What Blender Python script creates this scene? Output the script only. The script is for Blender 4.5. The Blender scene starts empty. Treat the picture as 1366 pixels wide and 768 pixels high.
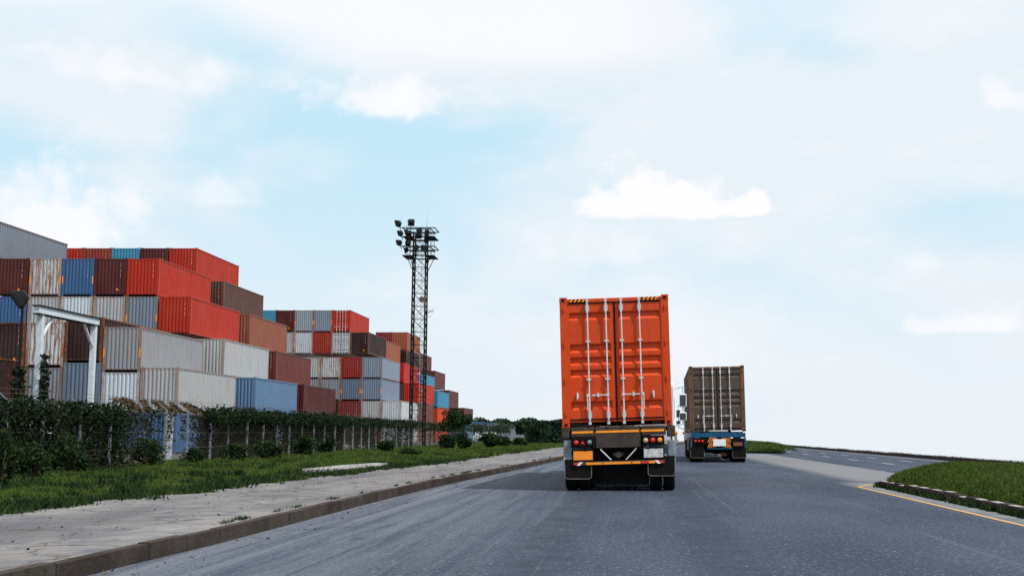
import bpy, bmesh, math, random
import numpy as np
from mathutils import Vector, Matrix
R = math.radians
random.seed(7); rng = np.random.default_rng(7)
scene = bpy.context.scene
COL = scene.collection

# ------------------------------------------------------------------ camera
CAM_Z = 1.27
cam = bpy.data.cameras.new("camera"); camo = bpy.data.objects.new("camera", cam); COL.objects.link(camo)
cam.sensor_width = 36; cam.lens = 1692/1366*36
cam.shift_x = -152/1366
cam.clip_end = 6000; cam.clip_start = 0.1
camo.location = (0, 0, CAM_Z); camo.rotation_euler = (R(90+6.53), 0, 0)
scene.camera = camo
# ------------------------------------------------------------------ world
SUN = Vector((0.46, -0.27, 0.84)).normalized()
az = math.atan2(SUN.x, SUN.y); el = math.asin(SUN.z)
w = bpy.data.worlds.new("World"); scene.world = w; w.use_nodes = True
nt = w.node_tree; N = nt.nodes; L = nt.links; N.clear()
def nd(t, **k):
    n = N.new(t)
    for a, b in k.items(): setattr(n, a, b)
    return n
def mth(op, a, b=None, c=None, clamp=False):
    n = nd('ShaderNodeMath', operation=op, use_clamp=clamp)
    for i, v in enumerate((a, b, c)):
        if v is None: continue
        if isinstance(v, (int, float)): n.inputs[i].default_value = v
        else: L.new(v, n.inputs[i])
    return n.outputs[0]
def mixc(f, a, b):
    n = nd('ShaderNodeMix', data_type='RGBA')
    if isinstance(f, (int, float)): n.inputs[0].default_value = f
    else: L.new(f, n.inputs[0])
    for i, v in ((6, a), (7, b)):
        if isinstance(v, tuple): n.inputs[i].default_value = v
        else: L.new(v, n.inputs[i])
    return n.outputs[2]
def ramp(v, lo, hi):
    n = nd('ShaderNodeMapRange', interpolation_type='SMOOTHSTEP')
    L.new(v, n.inputs[0]); n.inputs[1].default_value = lo; n.inputs[2].default_value = hi
    return n.outputs[0]
geo = nd('ShaderNodeTexCoord'); sep = nd('ShaderNodeSeparateXYZ'); L.new(geo.outputs['Generated'], sep.inputs[0])
zz = mth('ABSOLUTE', sep.outputs[2]); zc = mth('MAXIMUM', zz, 0.02)
comb = nd('ShaderNodeCombineXYZ'); L.new(sep.outputs[0], comb.inputs[0]); L.new(sep.outputs[1], comb.inputs[1]); L.new(zc, comb.inputs[2])
sky = nd('ShaderNodeTexSky', sky_type='NISHITA', sun_disc=False)
sky.sun_elevation = el; sky.sun_rotation = az; sky.air_density = 1.2; sky.dust_density = 2.5; sky.ozone_density = 1.0
L.new(comb.outputs[0], sky.inputs[0])
# azimuth / elevation in degrees
AZ = mth('MULTIPLY', mth('ARCTAN2', sep.outputs[0], sep.outputs[1]), 57.2958)
EL = mth('MULTIPLY', mth('ARCSINE', zz), 57.2958)
def noise(scale, vec, detail=6, rough=.55, dist=0.0):
    n = nd('ShaderNodeTexNoise'); n.inputs['Scale'].default_value = scale; n.inputs['Detail'].default_value = detail
    n.inputs['Roughness'].default_value = rough; n.inputs['Distortion'].default_value = dist
    L.new(vec, n.inputs['Vector']); return n.outputs['Fac']
mp = nd('ShaderNodeMapping'); L.new(comb.outputs[0], mp.inputs[0]); mp.inputs['Scale'].default_value = (1, 1, 2.2)
n1 = noise(4.5, mp.outputs[0], 4, .5, .3); n2 = noise(22, mp.outputs[0], 8, .6); n3 = noise(2.2, mp.outputs[0], 3)
K = 10.0   # colours divided by the 0.1 strength
def kc(r, g, b, s=1.0): return tuple(((x/255)**2.2)*K*s for x in (r, g, b)) + (1,)
hazef = mth('SUBTRACT', 1.0, ramp(EL, 0, 14))
veil = mixc(ramp(n1, .40, .62), kc(198, 236, 253), kc(236, 246, 253))
veil = mixc(mth('MULTIPLY', hazef, .95), veil, kc(240, 247, 254))
skyc = mixc(0.94, sky.outputs[0], veil)
# high thin white bank in the upper sky
hi = mth('MULTIPLY', ramp(mth('ADD', EL, mth('MULTIPLY', mth('SUBTRACT', n3, .5), 7)), 16.0, 18.4), mth('SUBTRACT', .97, mth('MULTIPLY', ramp(AZ, -3, 5), .55)))
skyc = mixc(hi, skyc, kc(250, 251, 255))
wisp = mth('MULTIPLY', ramp(n2, .5, .72), mth('MULTIPLY', ramp(n1, .45, .6), .35))
skyc = mixc(wisp, skyc, kc(250, 252, 255))
def cloud(a0, e0, wa, we, amt=1.0, rough=.9, soft=.35):
    """cumulus at azimuth a0, elevation e0 with a flat foot"""
    dx = mth('DIVIDE', mth('SUBTRACT', AZ, a0), wa)
    de = mth('SUBTRACT', EL, e0)
    dy = mth('MAXIMUM', mth('DIVIDE', de, we), mth('DIVIDE', de, -we*.35))
    r = mth('SQRT', mth('ADD', mth('MULTIPLY', dx, dx), mth('MULTIPLY', dy, dy)))
    nn = noise(34, comb.outputs[0], 8, .56)
    v = mth('SUBTRACT', mth('ADD', mth('SUBTRACT', 1.0, r), mth('MULTIPLY', mth('SUBTRACT', nn, .5), 2.6*rough)), 0.0)
    return mth('MULTIPLY', ramp(v, 0.0, soft), amt)
for c in ((1.7, 10.0, 5.0, 1.3, 1.0, .6, .6), (.7, 10.3, 2.6, 1.9, 1.0, .95, .5), (3.4, 10.1, 2.6, 1.5, 1.0, .6, .5), (5.0, 10.1, 1.8, 1.3, 1.0, .95, .5), (-11.2, 14.3, 3.4, 2.0, .9, .9, .8), (-24.5, 8.4, 4.6, 4.4, .9, .7, .8),
          (-22, 14.9, 6, 1.6, .7, 1.1, 1.2), (15.4, 4.6, 4.6, 1.0, .7, 1.0, .8), (17, 14.3, 1.5, 1.3, .7, 1, .7),
          (-17.7, 10, 2.0, 1.6, .5, 1, 1), (13, 7.3, 1.2, .9, .5, 1, 1), (-1, 8, 5, 2, .45, 1, 1.2), (3, 3.5, 9, 5, .55, .5, 1.5),
          (150, 20, 25, 8, .7, .6, 1), (-120, 18, 22, 7, .7, .6, 1), (75, 15, 20, 6, .7, .6, 1)):
    skyc = mixc(cloud(*c), skyc, kc(252, 252, 255, 1.02))
bg = nd('ShaderNodeBackground'); bg.inputs['Strength'].default_value = 0.1
L.new(skyc, bg.inputs['Color']); out = nd('ShaderNodeOutputWorld'); L.new(bg.outputs[0], out.inputs[0])
# ------------------------------------------------------------------ sun
sl = bpy.data.lights.new("sun", 'SUN'); sl.energy = 4.8; sl.angle = R(0.6); sl.color = (1, .93, .84)
slo = bpy.data.objects.new("sun", sl); COL.objects.link(slo); slo.rotation_euler = SUN.to_track_quat('Z', 'Y').to_euler(); slo.location = (20, -10, 40)
vs = scene.view_settings; vs.view_transform = 'Standard'; vs.look = 'None'; vs.exposure = 0; vs.gamma = 1

# ================================================================== materials
def lin(c): return tuple((x/255/12.92) if x/255 <= .04045 else ((x/255+.055)/1.055)**2.4 for x in c[:3])
def newmat(name):
    m = bpy.data.materials.new(name); m.use_nodes = True
    return m, m.node_tree, m.node_tree.nodes['Principled BSDF']
class G:
    """node shorthands on one tree"""
    def __init__(s, nt): s.nt = nt
    def n(s, t, **k):
        x = s.nt.nodes.new(t)
        for a, b in k.items(): setattr(x, a, b)
        return x
    def l(s, a, b): s.nt.links.new(a, b)
    def put(s, v, inp):
        if isinstance(v, (int, float)): inp.default_value = v
        elif isinstance(v, tuple): inp.default_value = v if len(v) == 4 or len(inp.default_value) == 3 else v+(1,)
        else: s.l(v, inp)
    def m(s, op, a, b=None, clamp=False):
        x = s.n('ShaderNodeMath', operation=op, use_clamp=clamp); s.put(a, x.inputs[0])
        if b is not None: s.put(b, x.inputs[1])
        return x.outputs[0]
    def mix(s, f, a, b, mode='MIX'):
        x = s.n('ShaderNodeMix', data_type='RGBA', blend_type=mode); s.put(f, x.inputs[0]); s.put(a, x.inputs[6]); s.put(b, x.inputs[7]); return x.outputs[2]
    def noise(s, vec, scale, detail=4, rough=.55, dist=0.0):
        x = s.n('ShaderNodeTexNoise'); x.inputs['Scale'].default_value = scale; x.inputs['Detail'].default_value = detail
        x.inputs['Roughness'].default_value = rough; x.inputs['Distortion'].default_value = dist; s.l(vec, x.inputs['Vector']); return x.outputs['Fac']
    def ramp(s, v, lo, hi, a=0.0, b=1.0):
        x = s.n('ShaderNodeMapRange', interpolation_type='SMOOTHSTEP'); s.put(v, x.inputs[0])
        x.inputs[1].default_value = lo; x.inputs[2].default_value = hi; x.inputs[3].default_value = a; x.inputs[4].default_value = b; return x.outputs[0]
    def map(s, vec, scale=(1, 1, 1), loc=(0, 0, 0)):
        x = s.n('ShaderNodeMapping'); s.l(vec, x.inputs[0]); x.inputs['Scale'].default_value = scale; x.inputs['Location'].default_value = loc; return x.outputs[0]
    def bump(s, h, strength, dist, bsdf):
        x = s.n('ShaderNodeBump'); x.inputs['Strength'].default_value = strength; x.inputs['Distance'].default_value = dist
        s.l(h, x.inputs['Height']); s.l(x.outputs[0], bsdf.inputs['Normal'])

def plain(name, rgb, rough=.6, metal=0.0, var=.18, scale=6, coat=0, emit=None):
    m, nt_, b = newmat(name); g = G(nt_)
    tc = g.n('ShaderNodeTexCoord').outputs['Object']
    f = g.noise(tc, scale, 6, .65); c = lin(rgb)
    d = tuple(x*(1-var*1.6) for x in c); e = tuple(min(1, x*(1+var)) for x in c)
    g.l(g.mix(g.ramp(f, .3, .7), d+(1,), e+(1,)), b.inputs['Base Color'])
    g.l(g.ramp(g.noise(tc, scale*3, 3), .3, .7, max(0, rough-.12), min(1, rough+.12)), b.inputs['Roughness'])
    b.inputs['Metallic'].default_value = metal
    b.inputs['Specular IOR Level'].default_value = .5 if rough < .45 else .15
    return m

def paint_mat(name, crust=1.0):
    """steel container paint; colour and wear come from each container (object colour, alpha = soundness)"""
    m, nt_, b = newmat(name); g = G(nt_)
    oi = g.n('ShaderNodeObjectInfo'); tc = g.n('ShaderNodeTexCoord').outputs['Object']
    off = g.n('ShaderNodeCombineXYZ'); r50 = g.m('MULTIPLY', oi.outputs['Random'], 60.0)
    for i in range(3): g.l(r50, off.inputs[i])
    add = g.n('ShaderNodeVectorMath', operation='ADD'); g.l(tc, add.inputs[0]); g.l(off.outputs[0], add.inputs[1]); v = add.outputs[0]
    rust = g.m('SUBTRACT', 1.0, oi.outputs['Alpha'])
    big = g.noise(g.map(v, (.35, .35, .25)), 1.6, 4)
    base = g.mix(g.ramp(big, .3, .72, 0, .6), oi.outputs['Color'], g.mix(.30, oi.outputs['Color'], g.mix(.3, oi.outputs['Color'], (.30, .25, .22, 1))))
    streak = g.noise(g.map(v, (5, 5, .22)), 2.0, 5, .7)
    base = g.mix(g.ramp(streak, .45, .75, 0, .6), base, g.mix(.55, oi.outputs['Color'], (.05, .035, .03, 1)))
    rs = g.noise(g.map(v, (4, 4, .5)), 1.5, 8, .75)
    rf = g.ramp(g.m('ADD', rs, g.m('MULTIPLY', rust, .34)), .70, .78)
    pat = g.noise(v, 5, 8, .75)
    rf2 = g.ramp(g.m('ADD', pat, g.m('MULTIPLY', rust, .30)), .74, .80)
    rr = g.m('MAXIMUM', rf, rf2)
    rcol = g.mix(g.noise(v, 9, 4), (.10, .030, .014, 1), (.36, .15, .06, 1))
    g.l(g.mix(rr, base, rcol), b.inputs['Base Color'])
    g.l(g.ramp(rr, 0, 1, .48, .85), b.inputs['Roughness'])
    b.inputs['Specular IOR Level'].default_value = .18
    g.bump(g.m('ADD', g.noise(v, 3, 3), g.m('MULTIPLY', rr, .3)), .25, .03, b)
    return m
PAINT = paint_mat('weathered_container_paint')
M = {}
M['steel'] = plain('dark_steel', (66, 58, 52), .6)
M['black'] = plain('black_parts_and_shade', (14, 14, 14), .9)  # flat black of real parts, also of the underbody shade fill
M['rubber'] = plain('tyre_rubber', (18, 18, 19), .92)
M['rim'] = plain('dusty_rim', (120, 116, 110), .6, .3)
M['chrome'] = plain('galvanised_steel', (198, 204, 208), .4, .1, .14, 10)
M['recess'] = plain('shadow_gap_rubber', (22, 18, 18), .9)  # dark gasket rubber, also stands for the shade in gaps, holes and slots
M['yellow'] = plain('yellow_reflective_strip', (250, 150, 25), .4, 0, .08)
M['orangeplate'] = plain('orange_reflective_board', (245, 140, 30), .4, 0, .06)
M['plate'] = plain('scratched_white_board', (190, 192, 192), .5, 0, .25, 14)
M['white'] = plain('white_sheet_metal', (228, 230, 230), .45, 0, .08)
M['red_lens'] = plain('red_lens', (205, 38, 25), .2, 0, .1)
M['orange_lens'] = plain('orange_lens', (250, 140, 20), .2, 0, .1)
M['beige_lens'] = plain('clear_lens', (190, 165, 120), .2, 0, .1)
M['grey_lens'] = plain('grey_lens', (120, 126, 126), .2, 0, .1)
M['fender'] = plain('pale_plastic_fender', (120, 130, 138), .5, 0, .2)
M['blue_paint'] = plain('blue_truck_paint', (30, 82, 118), .5, 0, .35, 9)
M['brown_box'] = plain('faded_brown_lens', (128, 76, 56), .6)
M['cabwhite'] = plain('white_cab_paint', (215, 222, 226), .35, 0, .06)
M['glass'] = plain('dark_glass', (40, 55, 62), .08, 0, .05)
M['postwhite'] = plain('white_painted_post', (186, 196, 204), .65, 0, .10, 9)
M['postgrey'] = plain('weathered_fence_post', (118, 125, 136), .7, 0, .3, 7)
M['tower'] = plain('dark_painted_lattice', (26, 26, 29), .7, 0, .25)
M['lamp'] = plain('black_lamp_housing', (24, 26, 28), .6)
M['wire'] = plain('rusty_wire', (90, 80, 72), .8)
M['litter'] = plain('dry_leaf_litter', (88, 74, 58), .95, 0, .4, 20)
M['bark'] = plain('bark', (72, 60, 48), .9, 0, .3, 12)
M['yellowmark'] = plain('yellow_height_sticker', (250, 150, 22), .5, 0, .06)
M['whitemark'] = plain('white_stencil', (225, 232, 236), .6, 0, .12, 25)
M['bluemark'] = plain('blue_stencil', (70, 98, 130), .6, 0, .2, 25)
M['linewhite'] = None
def leafmat(name, a, b_, trans=.25):
    m, nt_, b = newmat(name); g = G(nt_)
    gi = g.n('ShaderNodeNewGeometry'); tc = g.n('ShaderNodeTexCoord').outputs['Object']
    f = g.m('ADD', g.m('MULTIPLY', gi.outputs['Random Per Island'], .6), g.m('MULTIPLY', g.noise(tc, 1.3, 3), .5))
    c = g.mix(g.ramp(f, .2, .85), a+(1,), b_+(1,))
    if 'grass' in name:
        c = g.mix(g.m('MULTIPLY', g.ramp(g.noise(tc, .8, 5, .7), .52, .68), g.ramp(gi.outputs['Random Per Island'], .3, .6, .0, .8)), c, (.13, .13, .045, 1))
    g.l(c, b.inputs['Base Color'])
    b.inputs['Roughness'].default_value = .65; b.inputs['Specular IOR Level'].default_value = .12
    tr = g.n('ShaderNodeBsdfTranslucent'); g.l(c, tr.inputs[0]); mx = g.n('ShaderNodeMixShader'); mx.inputs[0].default_value = trans
    g.l(b.outputs[0], mx.inputs[1]); g.l(tr.outputs[0], mx.inputs[2])
    g.l(mx.outputs[0], nt_.nodes['Material Output'].inputs[0])
    return m
M['vine'] = leafmat('creeper_leaves', (.002, .005, .003), (.014, .032, .009))
M['shrub'] = leafmat('shrub_leaves', (.004, .011, .006), (.027, .058, .014))
M['tree'] = leafmat('tree_leaves', (.007, .020, .010), (.028, .06, .026))
M['grass'] = leafmat('grass_blades', (.024, .050, .008), (.072, .118, .018), .15)
M['hedge'] = leafmat('hedge_leaves', (.012, .03, .022), (.035, .07, .045))

def ground_mat(name, kind):
    m, nt_, b = newmat(name); g = G(nt_)
    P = g.n('ShaderNodeNewGeometry').outputs['Position']
    sp = g.n('ShaderNodeSeparateXYZ'); g.l(P, sp.inputs[0]); X, Y = sp.outputs[0], sp.outputs[1]
    big = g.noise(g.map(P, (.5, .12, 1)), 1.0, 5, .6)
    mid = g.noise(P, 1.7, 6, .65); fine = g.noise(P, 17, 5, .85); fin2 = g.noise(P, 31, 4, .85)
    if kind == 'asphalt':
        base = g.mix(g.ramp(big, .3, .7), (.022, .033, .056, 1), (.042, .056, .086, 1))
        # dusty left margin, streaked along the drive path
        st = g.noise(g.map(P, (3.2, .09, 1)), 1.0, 7, .7, .6)
        dust = g.m('MULTIPLY', g.ramp(g.m('ADD', X, g.m('MULTIPLY', g.m('SUBTRACT', mid, .5), 1.6)), -4.6, .2, 1, 0), g.ramp(st, .3, .65))
        base = g.mix(g.m('MULTIPLY', dust, .75), base, (.135, .152, .182, 1))
        line = g.ramp(g.noise(g.map(P, (7, .05, 1)), 1.0, 4, .6, .8), .60, .72)
        base = g.mix(g.m('MULTIPLY', line, .30), base, (.12, .14, .17, 1))
        # dusty gutter beside the island
        gd = g.m('MULTIPLY', g.ramp(X, 5.2, 5.9), g.m('MULTIPLY', g.ramp(X, 6.3, 7.2, 1, 0), g.ramp(Y, 32, 34, 1, 0)))
        base = g.mix(g.m('MULTIPLY', gd, g.ramp(mid, .3, .6, .45, .9)), base, (.19, .20, .21, 1))
        spk = g.ramp(fine, .56, .66); base = g.mix(g.m('MULTIPLY', spk, .75), base, (.28, .33, .41, 1))
        spd = g.ramp(fin2, .54, .66); base = g.mix(g.m('MULTIPLY', spd, .65), base, (.012, .017, .028, 1))
        crk = g.n('ShaderNodeTexVoronoi', feature='DISTANCE_TO_EDGE'); crk.inputs['Scale'].default_value = .22
        cv = g.n('ShaderNodeCombineXYZ'); g.l(g.m('MULTIPLY', mid, 2.5), cv.inputs[0]); g.l(g.m('MULTIPLY', fine, .6), cv.inputs[1])
        av = g.n('ShaderNodeVectorMath', operation='ADD'); g.l(P, av.inputs[0]); g.l(cv.outputs[0], av.inputs[1]); g.l(av.outputs[0], crk.inputs['Vector'])
        ck = g.m('MULTIPLY', g.ramp(crk.outputs['Distance'], .0015, .006, .75, 0), g.ramp(g.noise(P, .16, 2), .50, .58))
        base = g.mix(ck, base, (.012, .014, .02, 1))
        wt = g.m('MULTIPLY', g.ramp(g.m('ABSOLUTE', g.m('SUBTRACT', g.m('ABSOLUTE', g.m('SUBTRACT', X, .1)), .95)), .15, .5, .6, 0), g.ramp(mid, .3, .6))
        base = g.mix(wt, base, (.022, .030, .048, 1))
        oil = g.ramp(g.noise(g.map(P, (1.2, .5, 1)), 1.1, 4, .6), .66, .72, 0, .5)
        base = g.mix(oil, base, (.014, .018, .026, 1))
        Xn = g.m('ADD', X, g.m('MULTIPLY', g.m('SUBTRACT', mid, .5), .5)); Yn = g.m('ADD', Y, g.m('MULTIPLY', g.m('SUBTRACT', mid, .5), 3))
        pv = g.m('MULTIPLY', g.m('MULTIPLY', g.ramp(Xn, 5.7, 6.6), g.ramp(Xn, 8.6, 8.75, 1, 0)), g.m('MULTIPLY', g.ramp(Yn, 31, 36), g.ramp(Yn, 76, 82, 1, 0)))
        base = g.mix(g.m('MULTIPLY', pv, g.ramp(fine, .35, .65, .85, .4)), base, (.20, .207, .212, 1))
        b.inputs['Roughness'].default_value = .8
        g.bump(g.m('ADD', g.m('MULTIPLY', fine, .7), fin2), .55, .012, b)
    elif kind == 'concrete':
        base = g.mix(g.ramp(big, .32, .68), (.095, .094, .104, 1), (.21, .205, .205, 1))
        base = g.mix(g.ramp(mid, .45, .7, 0, .75), base, (.075, .085, .115, 1))
        base = g.mix(g.ramp(g.noise(P, .45, 6, .7), .5, .68, 0, .7), base, (.10, .105, .13, 1))
        st = g.noise(g.map(P, (1.0, .25, 1)), 3.0, 8, .7, .5)
        base = g.mix(g.ramp(st, .58, .7, 0, .6), base, (.31, .30, .29, 1))
        base = g.mix(g.ramp(fine, .57, .7, 0, .7), base, (.055, .048, .04, 1))
        base = g.mix(g.ramp(fin2, .58, .72, 0, .55), base, (.34, .27, .21, 1))
        crk = g.n('ShaderNodeTexVoronoi', feature='DISTANCE_TO_EDGE'); crk.inputs['Scale'].default_value = .45
        wv = g.n('ShaderNodeVectorMath', operation='ADD'); g.l(P, wv.inputs[0])
        cv = g.n('ShaderNodeCombineXYZ'); g.l(mid, cv.inputs[0]); g.l(mid, cv.inputs[1]); g.l(cv.outputs[0], wv.inputs[1]); g.l(wv.outputs[0], crk.inputs['Vector'])
        base = g.mix(g.ramp(crk.outputs['Distance'], .004, .016, .8, 0), base, (.07, .062, .05, 1))
        b.inputs['Roughness'].default_value = .9
        g.bump(g.m('ADD', g.m('ADD', fine, mid), fin2), .6, .02, b)
    elif kind == 'light':
        base = g.mix(g.ramp(mid, .3, .7), (.19, .195, .20, 1), (.30, .30, .30, 1))
        base = g.mix(g.ramp(fine, .55, .75, 0, .5), base, (.14, .16, .19, 1)); b.inputs['Roughness'].default_value = .9
        g.bump(fine, .4, .01, b)
    elif kind == 'earth':
        base = g.mix(g.ramp(mid, .3, .7), (.020, .045, .010, 1), (.042, .080, .016, 1))
        base = g.mix(g.ramp(g.noise(P, 5, 5, .7), .62, .72, 0, .5), base, (.07, .055, .035, 1)); b.inputs['Roughness'].default_value = 1
        g.bump(g.noise(P, 14, 5, .7), .8, .06, b)
    elif kind == 'yard':
        base = g.mix(g.ramp(mid, .3, .7), (.05, .05, .045, 1), (.09, .085, .08, 1)); b.inputs['Roughness'].default_value = .95
    elif kind == 'kerb':
        base = g.mix(g.ramp(mid, .35, .7), (.034, .025, .024, 1), (.062, .048, .044, 1))
        base = g.mix(g.ramp(fine, .55, .75, 0, .5), base, (.05, .045, .03, 1)); b.inputs['Roughness'].default_value = .95
        base = g.mix(g.ramp(g.n('ShaderNodeObjectInfo').outputs['Random'], 0, 1, 0, .35), base, (.09, .075, .065, 1))
        base = g.mix(g.ramp(g.noise(P, 5, 6, .75), .52, .66, 0, .8), base, (.028, .030, .016, 1))
        g.bump(g.m('ADD', fine, mid), .9, .03, b)
    elif kind == 'line':
        base = g.mix(g.ramp(g.noise(P, 22, 5, .7), .5, .62), (.36, .37, .38, 1), (.14, .15, .17, 1)); b.inputs['Roughness'].default_value = .8
    elif kind == 'yline':
        base = g.mix(g.ramp(g.noise(P, 16, 5, .75), .46, .6), (.46, .25, .08, 1), (.26, .25, .23, 1)); b.inputs['Roughness'].default_value = .8
    g.l(base, b.inputs['Base Color']); b.inputs['Specular IOR Level'].default_value = .12
    return m
for k in ('asphalt', 'concrete', 'light', 'earth', 'yard', 'kerb', 'line', 'yline'): M[k] = ground_mat({'asphalt': 'worn_asphalt', 'concrete': 'cracked_concrete', 'light': 'pale_concrete', 'earth': 'weedy_soil', 'yard': 'gravel_yard', 'kerb': 'dirty_kerb_concrete', 'line': 'worn_white_marking', 'yline': 'worn_yellow_marking'}[k], k)
M['kerbwhite'] = plain('flaking_white_kerb_paint', (160, 162, 162), .8, 0, .35, 18)

# ================================================================== mesh helpers
def mesh_obj(name, verts, faces, mat, parent=None, mi=None):
    me = bpy.data.meshes.new(name); me.from_pydata([tuple(v) for v in verts], [], faces)
    for m in (mat if isinstance(mat, (list, tuple)) else [mat]): me.materials.append(m)
    if mi: me.polygons.foreach_set('material_index', mi)
    me.update(); o = bpy.data.objects.new(name, me); COL.objects.link(o)
    if parent: o.parent = parent
    return o
class MB:
    def __init__(s): s.v = []; s.f = []; s.mi = []
    def add(s, vs, fs, k=0):
        n = len(s.v); s.v += [tuple(v) for v in vs]; s.f += [tuple(i+n for i in f) for f in fs]; s.mi += [k]*len(fs)
    def box(s, x0, x1, y0, y1, z0, z1, k=0):
        s.add([(x0, y0, z0), (x1, y0, z0), (x1, y1, z0), (x0, y1, z0), (x0, y0, z1), (x1, y0, z1), (x1, y1, z1), (x0, y1, z1)],
              [(0, 3, 2, 1), (4, 5, 6, 7), (0, 1, 5, 4), (1, 2, 6, 5), (2, 3, 7, 6), (3, 0, 4, 7)], k)
    def tube(s, p, q, r, n=6, k=0, r2=None):
        p, q = Vector(p), Vector(q); d = (q-p).normalized(); r2 = r if r2 is None else r2
        a = d.cross(Vector((0, 0, 1)) if abs(d.z) < .9 else Vector((1, 0, 0))).normalized(); b = d.cross(a)
        vs = []
        for (c, rr) in ((p, r), (q, r2)):
            for i in range(n):
                t = 2*math.pi*(i+.5)/n; vs.append(c+(a*math.cos(t)+b*math.sin(t))*rr)
        fs = [(i, (i+1) % n, n+(i+1) % n, n+i) for i in range(n)] + [tuple(range(n-1, -1, -1)), tuple(range(n, 2*n))]
        s.add(vs, fs, k)
    def disc(s, c, r, n, depth, axis='y', k=0):
        c = Vector(c); e = {'y': Vector((0, 1, 0)), 'x': Vector((1, 0, 0)), 'z': Vector((0, 0, 1))}[axis]
        s.tube(c, c+e*depth, r, n, k)
    def loft(s, rings, k=0, close=True):
        n = len(rings[0]); vs = [p for r in rings for p in r]; fs = []
        for j in range(len(rings)-1):
            for i in range(n): fs.append((j*n+i, j*n+(i+1) % n, (j+1)*n+(i+1) % n, (j+1)*n+i))
        if close: fs += [tuple(range(n-1, -1, -1)), tuple(range((len(rings)-1)*n, len(rings)*n))]
        s.add(vs, fs, k)
    def obj(s, name, mat, parent=None, smooth=False):
        o = mesh_obj(name, s.v, s.f, mat, parent, s.mi)
        if smooth: o.data.polygons.foreach_set('use_smooth', [True]*len(o.data.polygons))
        return o
def bevel(o, wdt=.01, seg=2):
    m = o.modifiers.new('bevel', 'BEVEL'); m.width = wdt; m.segments = seg; m.limit_method = 'ANGLE'; return o
def tag(o, label=None, cat=None, group=None, kind=None):
    if label: o['label'] = label
    if cat: o['category'] = cat
    if group: o['group'] = group
    if kind: o['kind'] = kind
    return o
def empty(name, loc=(0, 0, 0), rot=(0, 0, 0)):
    o = bpy.data.objects.new(name, None); COL.objects.link(o); o.location = loc; o.rotation_euler = rot; o.empty_display_size = .3; return o
def inst(data, name, parent, loc=(0, 0, 0), rot=(0, 0, 0), color=None, scale=None):
    o = bpy.data.objects.new(name, data); COL.objects.link(o); o.parent = parent; o.location = loc; o.rotation_euler = rot
    if color: o.color = color
    if scale: o.scale = scale
    return o
def data_of(mb, name, mat):
    o = mb.obj(name, mat); d = o.data; bpy.data.objects.remove(o); return d
def quads(name, P, U, V, mat, parent=None, tri=False):
    """numpy leaf sheets: centres P, half axes U, V"""
    n = len(P)
    if tri: co = np.stack([P-U, P+U, P+V], 1)
    else: co = np.stack([P-U-V*.4, P+U-V*.4, P+U*.5+V, P-U*.5+V], 1)
    k = co.shape[1]; me = bpy.data.meshes.new(name)
    me.vertices.add(n*k); me.vertices.foreach_set('co', co.astype(np.float32).ravel())
    me.loops.add(n*k); me.loops.foreach_set('vertex_index', np.arange(n*k, dtype=np.int32))
    me.polygons.add(n); me.polygons.foreach_set('loop_start', np.arange(0, n*k, k, dtype=np.int32))
    me.materials.append(mat); me.update(calc_edges=True)
    o = bpy.data.objects.new(name, me); COL.objects.link(o)
    if parent: o.parent = parent
    return o
def rand_unit(n):
    v = rng.normal(size=(n, 3)); return v/np.linalg.norm(v, axis=1, keepdims=True)
def leaves(name, P, size, mat, parent=None):
    n = len(P); U = rand_unit(n); W = rand_unit(n); V = np.cross(U, W); V /= np.linalg.norm(V, axis=1, keepdims=True)+1e-6
    s = size*rng.uniform(.55, 1.3, (n, 1)); return quads(name, P, U*s*.5, V*s*.75, mat, parent)
def clump_points(c, rad, nclump, nleaf, inner=.75):
    """leaf positions in clumps spread over an ellipsoid"""
    c = np.array(c); rad = np.array(rad)
    cc = rand_unit(nclump)*rng.uniform(.35, .85, (nclump, 1)); cc[:, 2] = np.maximum(cc[:, 2], -.75)
    cr = rng.uniform(.22, .42, nclump)
    idx = rng.integers(0, nclump, nleaf)
    q = cc[idx] + rand_unit(nleaf)*(cr[idx]*rng.uniform(inner, 1.05, nleaf))[:, None]
    return c + q*rad

# ================================================================== setting: ground, road, kerbs
def itp(tbl, y): return float(np.interp(y, [t[0] for t in tbl], [t[1] for t in tbl]))
KERB = [(-20, -5.0), (11.5, -4.85), (15, -4.72), (24, -4.66), (32, -4.5), (40, -4.05), (50, -3.55), (62, -3.0), (80, -1.9), (100, -.4), (130, 2.9), (160, 7.6), (190, 14.6)]
WALK = [(-20, -9.4), (10, -9.15), (17, -8.95), (20, -8.75), (25.4, -8.4), (30.3, -8.2), (48, -7.2), (70, -6.5), (100, -5.6), (130, -2.6), (160, 2.2), (190, 9)]
kx = lambda y: itp(KERB, y); wx = lambda y: itp(WALK, y)
EDGE = 15.25
tag(mesh_obj('ground', [(-1500, -60, -.02), (EDGE, -60, -.02), (EDGE, 178, -.02), (8, 192, -.02), (12, 300, -.02), (60, 1500, -.02), (-1500, 1500, -.02)], [tuple(range(7))], M['yard']), kind='structure')
ys = [-20+2*i for i in range(106)]
def strip(name, fa, fb, z, mat, y0, y1, st=2.0, kind='structure', nx=1, zf=None):
    yy = np.arange(y0, y1+1e-6, st); v = []; f = []
    for j, y in enumerate(yy):
        for i in range(nx+1):
            t = i/nx; x = fa(y)*(1-t)+fb(y)*t; v.append((x, y, z if zf is None else zf(x, y, t)))
    for j in range(len(yy)-1):
        for i in range(nx): a = j*(nx+1)+i; f.append((a, a+1, a+nx+2, a+nx+1))
    o = mesh_obj(name, v, f, mat); tag(o, kind=kind); return o
strip('road', lambda y: kx(y)+.0, lambda y: EDGE-.12, 0.004, M['asphalt'], -20, 190)
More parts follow.
